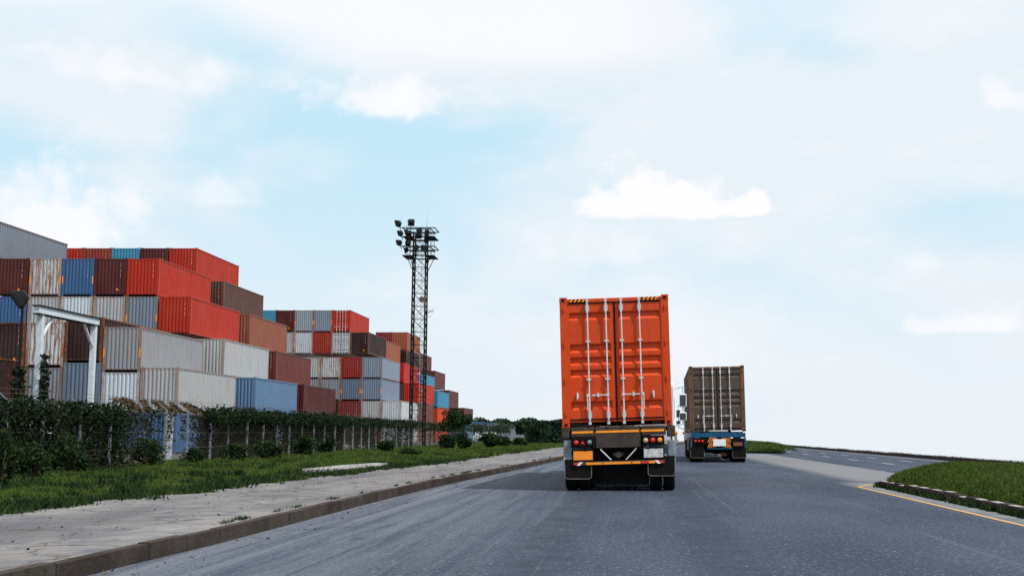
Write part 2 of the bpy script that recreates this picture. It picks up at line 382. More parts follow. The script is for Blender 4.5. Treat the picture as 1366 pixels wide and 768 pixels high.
# pale crossover paving between the carriageways
# markings (flat paint sheets)
mb = MB()
def paint_quad(mb, x0, x1, y0, y1, z=.0125): mb.add([(x0, y0, z), (x1, y0, z), (x1, y1, z), (x0, y1, z)], [(0, 1, 2, 3)])
yy = [8+.8*i for i in range(29)]
for a, b in zip(yy, yy[1:]): paint_quad(mb, 5.42+.003*(a-17), 5.52+.003*(a-17), a, b)
mb.add([(5.44, 30.4, .0125), (5.57, 30.4, .0125), (6.15, 31.6, .0125), (6.05, 31.75, .0125)], [(0, 1, 2, 3)])
tag(mb.obj('road_edge_marking', M['yline']), kind='structure')
mb = MB()
for i in range(9): paint_quad(mb, 10.85, 10.99, 44+8.1*i, 46.6+8.1*i); paint_quad(mb, 12.6, 12.74, 48.6+8.1*i, 51.2+8.1*i)
tag(mb.obj('lane_marking', M['line']), kind='structure')
mb = MB(); paint_quad(mb, 14.3, 14.42, 20, 110); tag(mb.obj('shoulder_marking', M['line']), kind='structure')
# pavement slab left of the road
def walkz(x, y, t): return .165 + .012*math.sin(x*2.3+y*.7)*math.sin(y*.31) - (.03 if t > .999 else 0)
strip('pavement', lambda y: kx(y)-.14, wx, .165, M['concrete'], -20, 190, 1.0, 'structure', 8, lambda x, y, t: .16+.012*math.sin(x*2.3+y*.7)*math.sin(y*.31)*(0 if t < .05 else 1))
# verge with a slightly uneven surface
def vz(x, y): return .15+.05*math.sin(x*.9+1.3)*math.sin(y*.23)+.03*math.sin(x*2.1+y*.8)
strip('verge', lambda y: wx(y)+.25, lambda y: min(-18.5, wx(y)-3), .15, M['earth'], -20, 190, 1.0, 'structure', 14,
      lambda x, y, t: (vz(x, y) if t < .93 else (.05 if t < .99 else -.06)) - (.06 if t < .01 else 0))
# kerb of separate stones
kroot = tag(empty('kerb', (0, 0, 0)), kind='structure')
y = 6.0; kdat = None
mbk = MB(); mbk.box(-.13, 0, 0, .985, -.05, .175); kd = data_of(mbk, 'kerb_stone', M['kerb'])
mods = []
while y < 120:
    Ls = 1.0 if y < 60 else 2.0
    x0, x1 = kx(y), kx(y+Ls); a = math.atan2(-(x1-x0), Ls)
    o = inst(kd, 'kerb_stone', kroot, (x0+random.uniform(-.008, .008), y, random.uniform(-.012, .008)), (0, random.uniform(-.02, .02), a+random.uniform(-.006, .006)), scale=(1, Ls, 1))
    y += Ls
mb = MB()
for a in range(120, 189, 3):
    x0, x1 = kx(a), kx(a+3); mb.add([(x0-.13, a, -.02), (x0, a, -.02), (x1, a+3, -.02), (x1-.13, a+3, -.02), (x0-.13, a, .175), (x0, a, .175), (x1, a+3, .175), (x1-.13, a+3, .175)], [(0, 1, 5, 4), (1, 2, 6, 5), (2, 3, 7, 6), (3, 0, 4, 7), (4, 5, 6, 7)])
tag(mb.obj('kerb_stone', M['kerb'], kroot), kind='stuff')
# raised broken slab at the verge edge
def slab(name, pts, z0, z1, mat):
    n = len(pts); v = [(x, y, z0) for x, y in pts]+[(x, y, z1) for x, y in pts]
    return mesh_obj(name, v, [tuple(range(n, 2*n))]+[(i, (i+1) % n, n+(i+1) % n, n+i) for i in range(n)], mat)
o = slab('raised_slab', [(-9.0, 35.6), (-8.15, 36.4), (-7.9, 38), (-7.75, 40.5), (-7.9, 42.5), (-8.4, 43), (-8.9, 40)], .1, .29, M['light']); bevel(o, .02)
tag(o, 'broken pale concrete slab standing proud at the edge of the grass verge', 'slab')
# right edge of the land: low dark kerb and grass bank falling away
er = tag(empty('edge_kerb', (0, 0, 0)), kind='structure')
mbk = MB(); mbk.box(-.1, .12, 0, 1.96, -.05, .16); ked = data_of(mbk, 'kerb_stone', M['kerb'])
for i in range(85): inst(ked, 'kerb_stone', er, (EDGE, 10+2*i, random.uniform(-.02, .02)), (0, 0, random.uniform(-.006, .006)))
v = []; f = []
for j in range(101):
    y = -20+2*j
    for (dx, z) in ((.12, .02), (.7, -.05), (3, -1.2), (9, -4.5), (20, -8)): v.append((EDGE+dx, y, z+.05*math.sin(j*1.7+dx)))
for j in range(100):
    for i in range(4): a = j*5+i; f.append((a, a+1, a+6, a+5))
tag(mesh_obj('embankment', v, f, M['earth']), kind='structure')

# ---- grassy islands
def island(name, x0f, x1f, y0, y1, h, nx=16, st=.5):
    yy = np.arange(y0, y1+1e-6, st); v = []; f = []
    for y in yy:
        e = min(1, max(0, (y1-y)/2.6))**.6 * min(1, max(0, (y-y0)/4.0))**.5
        for i in range(nx+1):
            t = i/nx; x = x0f(y)*(1-t)+x1f(y)*t
            s = max(0, math.sin(math.pi*t))**.55
            v.append((x, y, .10+(h*s*e)+.02*math.sin(3*x+2*y)*s))
    for j in range(len(yy)-1):
        for i in range(nx): a = j*(nx+1)+i; f.append((a, a+1, a+nx+2, a+nx+1))
    return tag(mesh_obj(name, v, f, M['earth']), kind='structure')
i0a = lambda y: 6.22 + max(0, (y-30.4)/1.2)**2*.45 if y > 30.4 else 6.22
i1a = lambda y: 10.0 if y < 24 else 10.0-(y-24)**2/7.5**2*3.0
island('traffic_island', lambda y: min(i0a(y), (i0a(y)+i1a(y))/2), lambda y: max(i1a(y), (i0a(y)+i1a(y))/2), 6, 31.6, .50)
def islz(x, y):
    a, b = i0a(y), i1a(y)
    if x <= a or x >= b: return None
    t = (x-a)/(b-a); e = min(1, max(0, (31.6-y)/2.6))**.6 * min(1, max(0, (y-6)/4.0))**.5
    return .10+.50*max(0, math.sin(math.pi*t))**.55*e
ir = tag(empty('island_kerb', (0, 0, 0)), kind='structure')
mbk = MB(); mbk.box(-.12, .08, 0, .495, -.02, .16); kda = data_of(mbk, 'kerb_stone', M['kerb'])
mbk = MB(); mbk.box(-.12, .08, 0, .495, -.02, .158, 1); mbk.box(-.123, -.01, .03, .46, .158, .170, 0); kdb = data_of(mbk, 'kerb_stone', [M['kerbwhite'], M['kerb']])
for i in range(49):
    y = 6+.51*i
    inst(kdb if i % 2 else kda, 'kerb_stone', ir, (i0a(y)-.06+random.uniform(-.015, .015), y, random.uniform(-.03, .02)), (0, random.uniform(-.03, .03), -math.atan2(i0a(y+.6)-i0a(y), .6)+random.uniform(-.03, .03)))
# far island
island('grass_island', lambda y: 7.6+(0 if y > 86 else (86-y)*.35), lambda y: 10.8-(0 if y > 90 else (90-y)*.08), 79, 168, .5, 10, 2)

# ================================================================== shipping containers
CL, CW = 12.19, 2.44
def corr(length, pitch, depth):
    """trapezoidal corrugation profile: list of (s, d)"""
    n = max(1, round(length/pitch)); p = length/n; out_ = []
    for i in range(n): out_ += [(i*p, 0), (i*p+p*.32, 0), (i*p+p*.5, -depth), (i*p+p*.82, -depth)]
    out_.append((length, 0)); return out_
def side_data(H, sgn):
    pr = corr(CL-.34, .38, .085); v = []; f = []
    for s, d in pr:
        x = sgn*(CW/2-.015+d); v += [(x, .17+s, .17), (x, .17+s, H-.11)]
    for i in range(len(pr)-1): q = (2*i, 2*i+2, 2*i+3, 2*i+1); f.append(q if sgn > 0 else q[::-1])
    me = bpy.data.meshes.new('side_panel'); me.from_pydata(v, [], f); me.materials.append(PAINT); return me
def end_data(H, ypos, sgn):
    pr = corr(CW-.34, .262, .06); v = []; f = []
    for s, d in pr: v += [(-CW/2+.17+s, ypos-sgn*d, .17), (-CW/2+.17+s, ypos-sgn*d, H-.12)]
    for i in range(len(pr)-1): q = (2*i, 2*i+2, 2*i+3, 2*i+1); f.append(q if sgn > 0 else q[::-1])
    me = bpy.data.meshes.new('end_panel'); me.from_pydata(v, [], f); me.materials.append(PAINT); return me
def frame_data(H):
    m = MB(); w2 = CW/2
    for sx in (-1, 1):
        for yy_ in (0, CL-.17): m.box(min(sx*w2, sx*(w2-.17)), max(sx*w2, sx*(w2-.17)), yy_, yy_+.17, .12, H-.12)
        m.box(min(sx*w2, sx*(w2-.07)), max(sx*w2, sx*(w2-.07)), .18, CL-.18, H-.11, H-.03)
        m.box(min(sx*w2, sx*(w2-.07)), max(sx*w2, sx*(w2-.07)), .18, CL-.18, .06, .17)
        for yy_ in (-.004, CL-.174):
            for zz_ in (0, H-.118): m.box(min(sx*(w2+.004), sx*(w2-.162)), max(sx*(w2+.004), sx*(w2-.162)), yy_, yy_+.178, zz_, zz_+.118)
    for yy_ in (.015, CL-.085):
        m.box(-w2+.165, w2-.165, yy_, yy_+.07, H-.12, H-.045); m.box(-w2+.165, w2-.165, yy_, yy_+.07, .115, .17)
    return data_of(m, 'frame', PAINT)
def roof_data(H):
    m = MB(); m.box(-CW/2+.07, CW/2-.07, .085, CL-.085, H-.05, H-.03); m.box(-CW/2+.07, CW/2-.07, .085, CL-.085, .10, .14); return data_of(m, 'roof_panel', PAINT)
def casting_data(H):
    m = MB()
    for sx in (-1, 1):
        for zz_ in (.03, H-.09):
            m.box(sx*(CW/2-.08)-.035, sx*(CW/2-.08)+.035, -.012, -.004, zz_, zz_+.06)
            x = sx*(CW/2+.004); m.box(min(x, x+sx*.006), max(x, x+sx*.006), .05, .13, zz_, zz_+.06); m.box(min(x, x+sx*.006), max(x, x+sx*.006), CL-.13, CL-.05, zz_, zz_+.06)
    return data_of(m, 'corner_casting_hole', M['recess'])
GR = [(.34, .52), (1.05, 1.25), (1.34, 1.53), (1.62, 1.80), (2.33, 2.52)]
def door_data(H, sgn):
    """one door leaf with pressed horizontal grooves; local x from centre seam outwards"""
    m = MB(); a, b = .02, CW/2-.11; top, bot = H-.15, .13
    prof = [(top, 0)]
    for g0, g1 in GR:
        z0, z1 = H-g0, H-g1
        prof += [(z0, 0), (z0-.05, .045), (z1+.06, .045), (z1, 0)]
    prof.append((bot, 0))
    xa, xb = sgn*a, sgn*b; ga, gb = sgn*(a+.07), sgn*(b-.10)
    def face(p, q, r, s_): m.add([p, q, r, s_], [(0, 1, 2, 3)] if sgn > 0 else [(3, 2, 1, 0)])
    Y = .02
    for (x0, x1, rec) in ((xa, ga, 0), (ga, gb, 1), (gb, xb, 0)):
        for (z0, d0), (z1, d1) in zip(prof, prof[1:]):
            face((x0, Y+d0*rec, z1) if False else (x0, Y+d1*rec, z1), (x1, Y+d1*rec, z1), (x1, Y+d0*rec, z0), (x0, Y+d0*rec, z0))
    for x in (ga, gb):      # groove end cheeks
        for g0, g1 in GR:
            z0, z1 = H-g0, H-g1; m.add([(x, Y, z0), (x, Y+.045, z0-.05), (x, Y+.045, z1+.06), (x, Y, z1)], [(0, 1, 2, 3)])
    m.box(min(xa, xb), max(xa, xb), Y+.05, Y+.07, bot, top)
    return data_of(m, 'door', PAINT)
def gasket_data(H):
    m = MB(); m.box(-.019, .019, .012, .05, .13, H-.15)
    for s in (-1, 1): x = s*(CW/2-.085); m.box(x-.024, x+.024, .008, .06, .2, H-.2)
    m.box(-CW/2+.12, CW/2-.12, .006, .05, H-.149, H-.118); m.box(-CW/2+.12, CW/2-.12, .006, .05, .171-.02, .171+.012)
    return data_of(m, 'door_gasket', M['recess'])
def bar_data(H):
    m = MB(); m.tube((0, -.035, .06), (0, -.035, H-.05), .017, 8)
    for z in (.20, H-.32): m.box(-.04, .04, -.055, .018, z, z+.12); m.box(-.022, .022, -.062, .018, z-.05, z+.17)
    for z in (.08, H-.09): m.box(-.03, .03, -.055, .012, z-.03, z+.03)
    for z in (H-1.0, H-1.85): m.box(-.045, .045, -.052, .018, z-.02, z+.02)
    return data_of(m, 'locking_bar', M['chrome'])
def handle_data(H, s):
    m = MB(); z = H-2.20; x1 = s*.36
    m.box(min(0, x1), max(0, x1), -.062, -.045, z-.013, z+.013); m.box(-.028, .028, -.066, -.03, z-.035, z+.035)
    m.box(s*.22-.018, s*.22+.018, -.075, .018, z-.045, z+.05)
    return data_of(m, 'handle', M['chrome'])
def handle2_data(H, s):
    m = MB(); z = H-2.20
    m.box(-.028+s*.03, .028+s*.03, -.066, -.03, z-.035, z+.035); m.tube((s*.045, -.05, z), (s*.04, -.05, z-.34), .012, 6)
    m.box(s*.26-.02, s*.26+.02, -.03, .018, z-.06, z+.06); m.box(s*.27-.012, s*.27+.012, -.045, -.03, z-.09, z+.02)
    return data_of(m, 'handle', M['chrome'])
def hinge_data():
    m = MB(); m.box(-.045, .045, -.008, .02, -.035, .035); m.tube((0, -.012, -.06), (0, -.012, .06), .014, 6); return data_of(m, 'hinge', PAINT)
def codes_data(mat):
    """narrow column of worn stencilled characters, too small to read"""
    m = MB(); random.seed(3)
    for i in range(11):
        z = -i*.11
        if i in (4,): continue
        for k in range(3): a = random.uniform(-.045, -.03); m.box(a, a+random.uniform(.06, .09), -.003, 0, z-.03*k-.024, z-.03*k)
    return data_of(m, 'number_stencil', mat)
D = {}
for H in (2.59, 2.9):
    D[H] = dict(sr=side_data(H, 1), sl=side_data(H, -1), ef=end_data(H, .055, -1), eb=end_data(H, CL-.055, 1), fr=frame_data(H), rf=roof_data(H),
                ch=casting_data(H), dl=door_data(H, -1), dr=door_data(H, 1), gk=gasket_data(H), bar=bar_data(H),
                h1=handle_data(H, -1), h2=handle_data(H, 1), h3=handle2_data(H, -1), h4=handle2_data(H, 1))
D['ef_flip'] = None
mm = MB(); mm.box(-.035, .035, -.006, 0, -.03, .03); HOLE = data_of(mm, 'corner_casting_hole', M['recess'])  # dark plate painted as the shaded inside of the hole
HNG = hinge_data(); CODW = codes_data(M['whitemark']); CODB = codes_data(M['bluemark'])
mm = MB(); mm.box(-.035, .035, -.005, 0, -.28, .28); STK = data_of(mm, 'height_sticker', M['yellowmark'])
mm = MB(); mm.add([(-.11, -.004, -.09), (.11, -.004, -.09), (0, -.004, .1), (0, -.001, 0)], [(0, 1, 2)]); SGN = data_of(mm, 'warning_sticker', M['yellowmark'])
def container(loc, H, color, end='panel', rust=.2, label=None, group=None, marks='', rot=(0, 0, 0), fine=False):
    root = empty('shipping_container', loc, rot); kk = .72 if max(color)-min(color) > 60 else (.72 if min(color) > 170 else .60); c = tuple(v*kk for v in lin(color))+(max(0, 1-rust),); d = D[H]
    cf = c if max(color)-min(color) > 40 else tuple(v*.55+w_*.35 for v, w_ in zip(c[:3], (.22, .09, .035)))+(max(0, .55-rust*.3),)
    tag(root, label, 'shipping container', group)
    P_ = lambda k, n: inst(d[k], n, root, color=c)
    inst(d['fr'], 'frame', root, color=cf); P_('sr', 'side_panel'); P_('sl', 'side_panel'); P_('rf', 'roof_panel'); P_('eb', 'end_panel')
    if end == 'panel': P_('ef', 'end_panel')
    else:
        a = P_('dl', 'door'); b = P_('dr', 'door'); inst(d['gk'], 'door_gasket', root)
        for k, (x, hd) in enumerate(((-.60, 'h4' if False else 'h3'), (-.185, 'h1'), (.16, 'h2'), (.565, 'h4'))):
            bb = inst(d['bar'], 'locking_bar', a if x < 0 else b, (x, 0, 0)); inst(d[hd], 'handle', a if x < 0 else b, (x, 0, 0))
        for s, dd in ((-1, a), (1, b)):
            for z in (.28, 1.05, 1.86, 2.60): inst(HNG, 'hinge', dd, (s*(CW/2-.085), 0, H-z), color=c)
    if fine:
        for sx in (-1, 1):
            for zz_ in (.06, H-.06): inst(HOLE, 'corner_casting_hole', root, (sx*(CW/2-.08), -.005, zz_))
    if 'w' in marks: inst(CODW, 'number_stencil', root, (.72, .012, H-.3))['kind'] = 'stuff'
    if 'b' in marks: inst(CODB, 'number_stencil', root, (.72, .012, H-.3))['kind'] = 'stuff'
    if 'y' in marks:
        for s in (-1, 1): inst(STK, 'height_sticker', root, (s*(CW/2-.07), -.006, H*.42), scale=(1, 1, 1))
    if 't' in marks: inst(SGN, 'warning_sticker', root, (.55, .012, .5))
    return root
RED = (184, 44, 22); MAR = (92, 32, 32); BLU = (62, 104, 152); TEA = (66, 146, 182); LGR = (180, 184, 188); GRY = (152, 160, 172)
BGR = (118, 138, 164); BRN = (140, 84, 62); DBR = (86, 62, 56); WHI = (208, 222, 232); DMR = (54, 26, 28); ORG = (212, 72, 30)
H, S = 2.9, 2.59
GA = 'shipping containers in the stepped stacks behind the fence'
# bay Y, right face X, stack heights from the ground, {level: (colour, rust, marks, end, label)}
ST = []
def stack(Y, XR, hs, items):
    z = 0.0
    for k, h in enumerate(hs, 1):
        if k in items:
            col, rust, marks, end, label = items[k]
            container((XR-CW/2, Y, z), h, col, end, rust, label, GA, marks)
        z += h+.03
p = 'panel'; dr = 'door'
B0, P0, P1, P2, BA, BB, C1, C2, C3 = 67.6, 82, 96.5, 111, 153.5, 168, 182.5, 197, 212
stack(B0, -37.95, (H, H), {1: (MAR, .3, 'w', p, 'maroon container on the ground behind the leftmost fence vines'), 2: (DMR, .35, 'w', p, 'dark maroon container cut by the left picture edge just above the vines')})
stack(P0, -28.9, (S, H), {1: (BLU, .25, '', p, 'bright blue container seen through the fence posts below the long pale grey one'), 2: (LGR, .32, 'b', p, 'long pale grey container above the fence overhang with streaked side and rusty corner post')})
stack(P0, -31.4, (S, S, H), {1: (BLU, .25, '', p, 'blue container on the ground under the bright white rounded one'), 2: (WHI, .22, 'b', p, 'bright white container end with orange corner posts under the ribbed grey container'), 3: ((166, 170, 178), .33, 'by', p, 'ribbed grey container with long plain side, right of the white gantry')})
stack(P0, -33.9, (H, H, H), {1: (BGR, .3, '', p, 'blue grey container on the ground behind the right gantry post'), 2: (BGR, .25, '', p, 'blue grey container end behind the lower right gantry post'), 3: (DMR, .2, '', p, 'dark maroon ribbed container framed by the white gantry')})
stack(P0, -36.4, (S, H, H), {2: (GRY, .38, 'b', p, 'grey white container end at the foot of the left gantry post'), 3: ((200, 206, 212), .60, '', p, 'white container end covered in rust blotches behind the left gantry post')})
stack(P0, -38.9, (S, H, H), {2: (MAR, .3, '', p, 'maroon container low behind the dark left-edge one'), 3: (DMR, .25, 'wt', p, 'dark maroon container end below the light blue one at the left edge')})
stack(P1, -28.1, (S, H), {1: (BGR, .3, '', p, 'blue grey container on the ground below the streaked blue one'), 2: ((96, 134, 174), .35, '', p, 'streaked light blue container just above the leafy fence top')})
stack(P1, -30.6, (S, H, H), {3: ((184, 188, 190), .25, 'b', p, 'pale grey container with rusty end panel below the lowest bright red one')})
stack(P1, -33.25, (H,)*4, {4: (RED, .1, 'w', p, 'bright red container, lower of two overlapping in the nearest stack')})
stack(P1, -35.8, (H,)*5, {4: ((138, 152, 172), .3, 'by', p, 'blue grey ribbed container end with yellow corner stickers, left of the lower bright red one'), 5: (RED, .1, 'w', p, 'bright red container, middle of the three red steps')})
stack(P1, -38.3, (H,)*5, {4: (LGR, .28, 'b', p, 'light grey container end under the maroon one, second left of the lower red'), 5: (MAR, .12, 'wt', p, 'maroon container end directly left of the middle red one')})
stack(P1, -40.8, (H,)*5, {4: (WHI, .3, 'by', p, 'white container end under the blue one, above the gantry beam'), 5: (BLU, .15, 'wy', p, 'deep blue container end between rusty white and maroon ones in the nearest stack')})
stack(P1, -43.3, (H,)*5, {4: (LGR, .35, 'b', p, 'pale grey container end right of the dark floodlight'), 5: ((196, 198, 200), .56, 'y', p, 'white ribbed container end heavily streaked with rust, left of the deep blue')})
stack(P1, -45.85, (H,)*5, {4: (BLU, .15, 'wt', p, 'blue container end at the left edge, one tier below the maroon'), 5: (MAR, .1, 'wt', p, 'maroon container end at the left edge beneath the plain grey side')})
stack(P1, -48.35, (H,)*6, {6: ((134, 146, 162), .3, '', p, 'plain blue grey container side at the very top left')})
stack(P2, -28.1, (S, H), {1: (MAR, .2, '', p, 'maroon container on the ground low behind the fence vines'), 2: (MAR, .05, '', p, 'smooth maroon container side right of the streaked light blue one')})
stack(P2, -30.6, (S, H, H), {2: (DMR, .2, 'w', p, 'dark container end in shade between blue and maroon sides'), 3: ((112, 52, 48), .22, 'w', p, 'maroon container with dark end right of the pale grey side')})
stack(P2, -33.0, (H,)*4, {4: ((150, 88, 66), .42, 'w', p, 'brown orange container with ribbed rusty side under the dark brown one')})
stack(P2, -35.4, (H,)*5, {5: ((98, 68, 62), .25, 'w', p, 'dark brown container with a black end, right of the red steps')})
stack(P2, -37.9, (H,)*6, {5: (MAR, .2, '', p, 'maroon container hidden under the topmost red one'), 6: (RED, .1, 'w', p, 'topmost bright red container of the nearest stack')})
stack(P2, -40.45, (H,)*6, {6: (MAR, .3, 'w', p, 'maroon container end on the top tier touching the topmost red')})
stack(P2, -43.0, (H,)*6, {6: (TEA, .1, 'wt', p, 'turquoise container end on the top tier of the nearest stack')})
stack(P2, -45.5, (H,)*6, {6: ((150, 58, 48), .45, 'w', p, 'rusty red brown container end on the top tier left of turquoise')})
stack(P2, -48.0, (H,)*6, {6: (RED, .3, 'w', p, 'narrow red container end on the top tier beside the plain grey side')})
# second block
stack(BA, -27.1, (S, S), {1: (LGR, .3, '', p, 'grey container on the ground left of the lattice tower foot'), 2: ((204, 212, 220), .3, 'b', p, 'white ribbed container just left of the lattice tower')})
stack(BA, -29.5, (S, S, S, S), {1: (MAR, .2, '', p, 'maroon container on the ground left of the tower foot behind the posts'), 2: (LGR, .4, 'b', p, 'light grey container end with orange posts, second left of the tower'), 3: ((134, 152, 178), .22, 'y', p, 'blue grey container with pale side, lower of the two left of the tower'), 4: ((150, 166, 190), .22, '', p, 'pale blue container with light side, upper of the two left of the tower')})
stack(BA, -32.0, (S, S, S, S), {1: (DMR, .2, '', p, 'dark maroon container on the ground behind the middle of the fence'), 2: ((122, 44, 42), .2, 'w', p, 'dull red container end low in the second block above the fence'), 3: ((116, 132, 156), .25, 'by', p, 'grey blue ribbed container end in the middle of the second block'), 4: ((150, 44, 38), .2, 'w', p, 'red container end between rusty white and pale blue ones')})
stack(BA, -34.5, (S, S, S, S), {1: (DMR, .2, '', p, 'dark container on the ground in the gap behind the fence'), 2: (DMR, .2, '', p, 'dark container in the gap between the two blocks'), 3: ((150, 164, 182), .5, '', p, 'chalky blue white container end with scratches in the second block'), 4: ((196, 202, 208), .56, '', p, 'white container end with a rusty foot in the second block')})
stack(BA, -37.0, (S, S, S, S), {3: (GRY, .35, 'y', p, 'grey container end half hidden behind the maroon side'), 4: (LGR, .32, 'by', p, 'light grey container end left of the rusty footed one')})
stack(BB, -34.1, (H,)*5, {5: (DMR, .2, 'wt', p, 'dark maroon container right of the white doors in the second block')})
stack(BB, -36.6, (H,)*6, {5: (LGR, .4, '', dr, 'white container with closed double doors under the red doors'), 6: ((184, 42, 22), .18, '', dr, 'red container with closed double doors atop the second block')})
stack(BB, -39.1, (H,)*6, {5: ((158, 46, 38), .2, 'w', p, 'narrow lit red container end left of the white doors'), 6: ((146, 160, 180), .3, 'by', p, 'grey blue container end on top directly left of the red doors')})
stack(BB, -41.6, (H,)*6, {5: ((198, 206, 214), .3, 'by', p, 'white container end with yellow corner stickers in the second block'), 6: ((168, 178, 192), .28, 'by', p, 'pale grey container end on top, second left of the red doors')})
stack(BB, -44.1, (H,)*6, {5: (LGR, .3, 'b', p, 'sliver of pale container beside the brown orange side'), 6: (MAR, .25, 'wt', p, 'maroon container end on top of the second block')})
stack(BB, -46.6, (H,)*6, {6: (TEA, .1, 'wt', p, 'turquoise container end on top of the second block')})
stack(C1, -29.4, (S, H, H), {1: (BRN, .3, '', p, 'brown container low behind the fence right of the tower foot'), 2: ((118, 66, 56), .2, '', p, 'brown container side low, just right of the tower'), 3: ((200, 40, 24), .15, '', p, 'red container side right of the tower, below turquoise')})
stack(C1, -31.9, (S, H, H, H), {2: (DBR, .3, '', p, 'dark container in the gap left of the tower foot'), 3: ((104, 66, 56), .3, '', p, 'brown container end behind the tower'), 4: ((190, 36, 24), .2, '', p, 'red container behind the middle of the tower')})
stack(C1, -34.65, (H,)*5, {5: ((158, 92, 62), .4, '', p, 'light brown container side left of the tower under the roofline')})
stack(C2, -29.1, (S, S, S), {1: (RED, .2, '', p, 'red container on the ground behind fence and shrubs'), 2: (ORG, .25, '', p, 'orange red container side behind the small tree'), 3: (TEA, .1, '', p, 'turquoise container side, lower of the two far ones')})
stack(C2, -31.5, (S,)*4, {3: (BLU, .2, '', p, 'blue container end beside the lower far turquoise side'), 4: (TEA, .1, '', p, 'turquoise container side, upper of the two far ones')})
stack(C2, -34.0, (S, S, H, H, H, H), {5: (DMR, .25, '', p, 'dark maroon container below the brown topped far stack'), 6: ((160, 92, 64), .3, '', p, 'brown sided container at the top of the far stack')})
stack(C2, -36.5, (S, S, H, H, H, H), {6: ((136, 46, 38), .35, 'w', p, 'rust red container end on the far stack top')})
stack(C3, -26.9, (H, S), {1: ((98, 152, 190), .2, '', p, 'light blue container behind the small tree crown'), 2: ((104, 58, 54), .2, '', p, 'lowest maroon step at the right end of the stacks')})
stack(C3, -29.5, (S, H, H), {1: (DBR, .2, '', p, 'dark brown container on the ground behind the small tree'), 2: (DBR, .2, '', p, 'dark brown container end behind the small tree crown'), 3: ((108, 60, 54), .2, '', p, 'second lowest maroon step of the far stacks')})
stack(C3, -31.9, (H,)*4, {4: ((108, 58, 52), .2, '', p, 'maroon step at middle height of the far stacks')})
stack(C3, -34.35, (H,)*5, {5: ((112, 60, 52), .2, '', p, 'maroon step right of the tower in the far stacks')})
stack(C3, -36.85, (H,)*5, {5: (DMR, .2, '', p, 'dark container end behind the tower in the far stacks')})

# ================================================================== trucks
def wheel(parent, x, y, r=.5, w_=.27, sx=1):
    g = empty('wheel', (x, y, r)); g.parent = parent
    m = MB(); n = 28; rings = []
    for (dx, rr) in ((-w_/2, r*.62), (-w_/2, r*.90), (-w_/2+.03, r*.985), (-w_/2+.07, r), (w_/2-.07, r), (w_/2-.03, r*.985), (w_/2, r*.90), (w_/2, r*.62)):
        rings.append([(dx, math.cos(2*math.pi*i/n)*rr, math.sin(2*math.pi*i/n)*rr) for i in range(n)])
    m.loft(rings, close=False)
    for i in range(n*2):      # tread blocks
        a = 2*math.pi*i/(n*2); c, s_ = math.cos(a), math.sin(a)
        for (u0, u1) in ((-w_/2+.05, -.02), (.02, w_/2-.05)):
            t = .055*r/.5
            m.add([(u0, c*r-s_*t/2*.5, s_*r+c*t/2*.5), (u1, c*r-s_*t/2*.5, s_*r+c*t/2*.5), (u1, c*r+s_*t/2*.5, s_*r-c*t/2*.5), (u0, c*r+s_*t/2*.5, s_*r-c*t/2*.5),
                   (u0, c*(r+.012)-s_*t/2*.45, s_*(r+.012)+c*t/2*.45), (u1, c*(r+.012)-s_*t/2*.45, s_*(r+.012)+c*t/2*.45), (u1, c*(r+.012)+s_*t/2*.45, s_*(r+.012)-c*t/2*.45), (u0, c*(r+.012)+s_*t/2*.45, s_*(r+.012)-c*t/2*.45)],
                  [(4, 5, 6, 7), (0, 1, 5, 4), (1, 2, 6, 5), (2, 3, 7, 6), (3, 0, 4, 7)])
    m.obj('tyre', M['rubber'], g)
    m = MB(); m.loft([[(u, math.cos(2*math.pi*i/20)*rr, math.sin(2*math.pi*i/20)*rr) for i in range(20)] for (u, rr) in ((-w_/2+.01, r*.63), (-w_/2+.05, r*.55), (.04, r*.5), (.04, r*.2), (w_/2-.01, r*.2), (w_/2, r*.1))])
    o = m.obj('rim', M['rim'], g)
    if sx < 0: o.rotation_euler = (0, 0, math.pi)
    return g
def boxpart(parent, name, mat, x0, x1, y0, y1, z0, z1, bv=.012):
    m = MB(); m.box(x0, x1, y0, y1, z0, z1); o = m.obj(name, mat, parent); bevel(o, bv, 2); return o
def rounded_flap(parent, name, x0, x1, z0, z1, y, rim=True):
    """rubber flap with rounded lower corners and a pale piped edge"""
    r = .07; pts = [(x0, z1), (x0, z0+r)]
    for i in range(1, 6): a = math.pi+i*math.pi/10; pts.append((x0+r+math.cos(a)*r, z0+r+math.sin(a)*r))
    pts.append((x1-r, z0))
    for i in range(1, 6): a = 1.5*math.pi+i*math.pi/10; pts.append((x1-r+math.cos(a)*r, z0+r+math.sin(a)*r))
    pts.append((x1, z1)); n = len(pts)
    m = MB(); v = [(x, y, z) for x, z in pts]+[(x, y+.012, z) for x, z in pts]
    m.add(v, [tuple(range(n)), tuple(range(2*n-1, n-1, -1))]+[(i, n+i, n+(i+1) % n, (i+1) % n) for i in range(n)])
    o = m.obj(name, M['rubber'], parent)
    m = MB()
    for i in range(1, n-1): m.tube((pts[i][0], y-.006, pts[i][1]), (pts[i+1][0], y-.006, pts[i+1][1]) if i < n-2 else (pts[i][0], y-.006, z0+.34), .008, 5)
    m.tube((pts[1][0], y-.006, pts[1][1]), (pts[1][0], y-.006, z0+.3), .008, 5)
    m.obj('piped_edge', M['rim'], o)
    return o
def fender(parent, xc, w_, yc, r, z0, mat):
    m = MB(); rings = []
    for i in range(13):
        a = math.pi*(-.02+1.04*i/12); yy_, zz_ = yc-math.cos(a)*r, z0+math.sin(a)*r*.8
        yi, zi = yc-math.cos(a)*(r-.03), z0+math.sin(a)*(r*.8-.03)
        rings.append([(xc-w_/2, yy_, zz_), (xc+w_/2, yy_, zz_), (xc+w_/2, yi, zi), (xc-w_/2, yi, zi)])
    m.loft(rings); o = m.obj('fender', mat, parent); return o
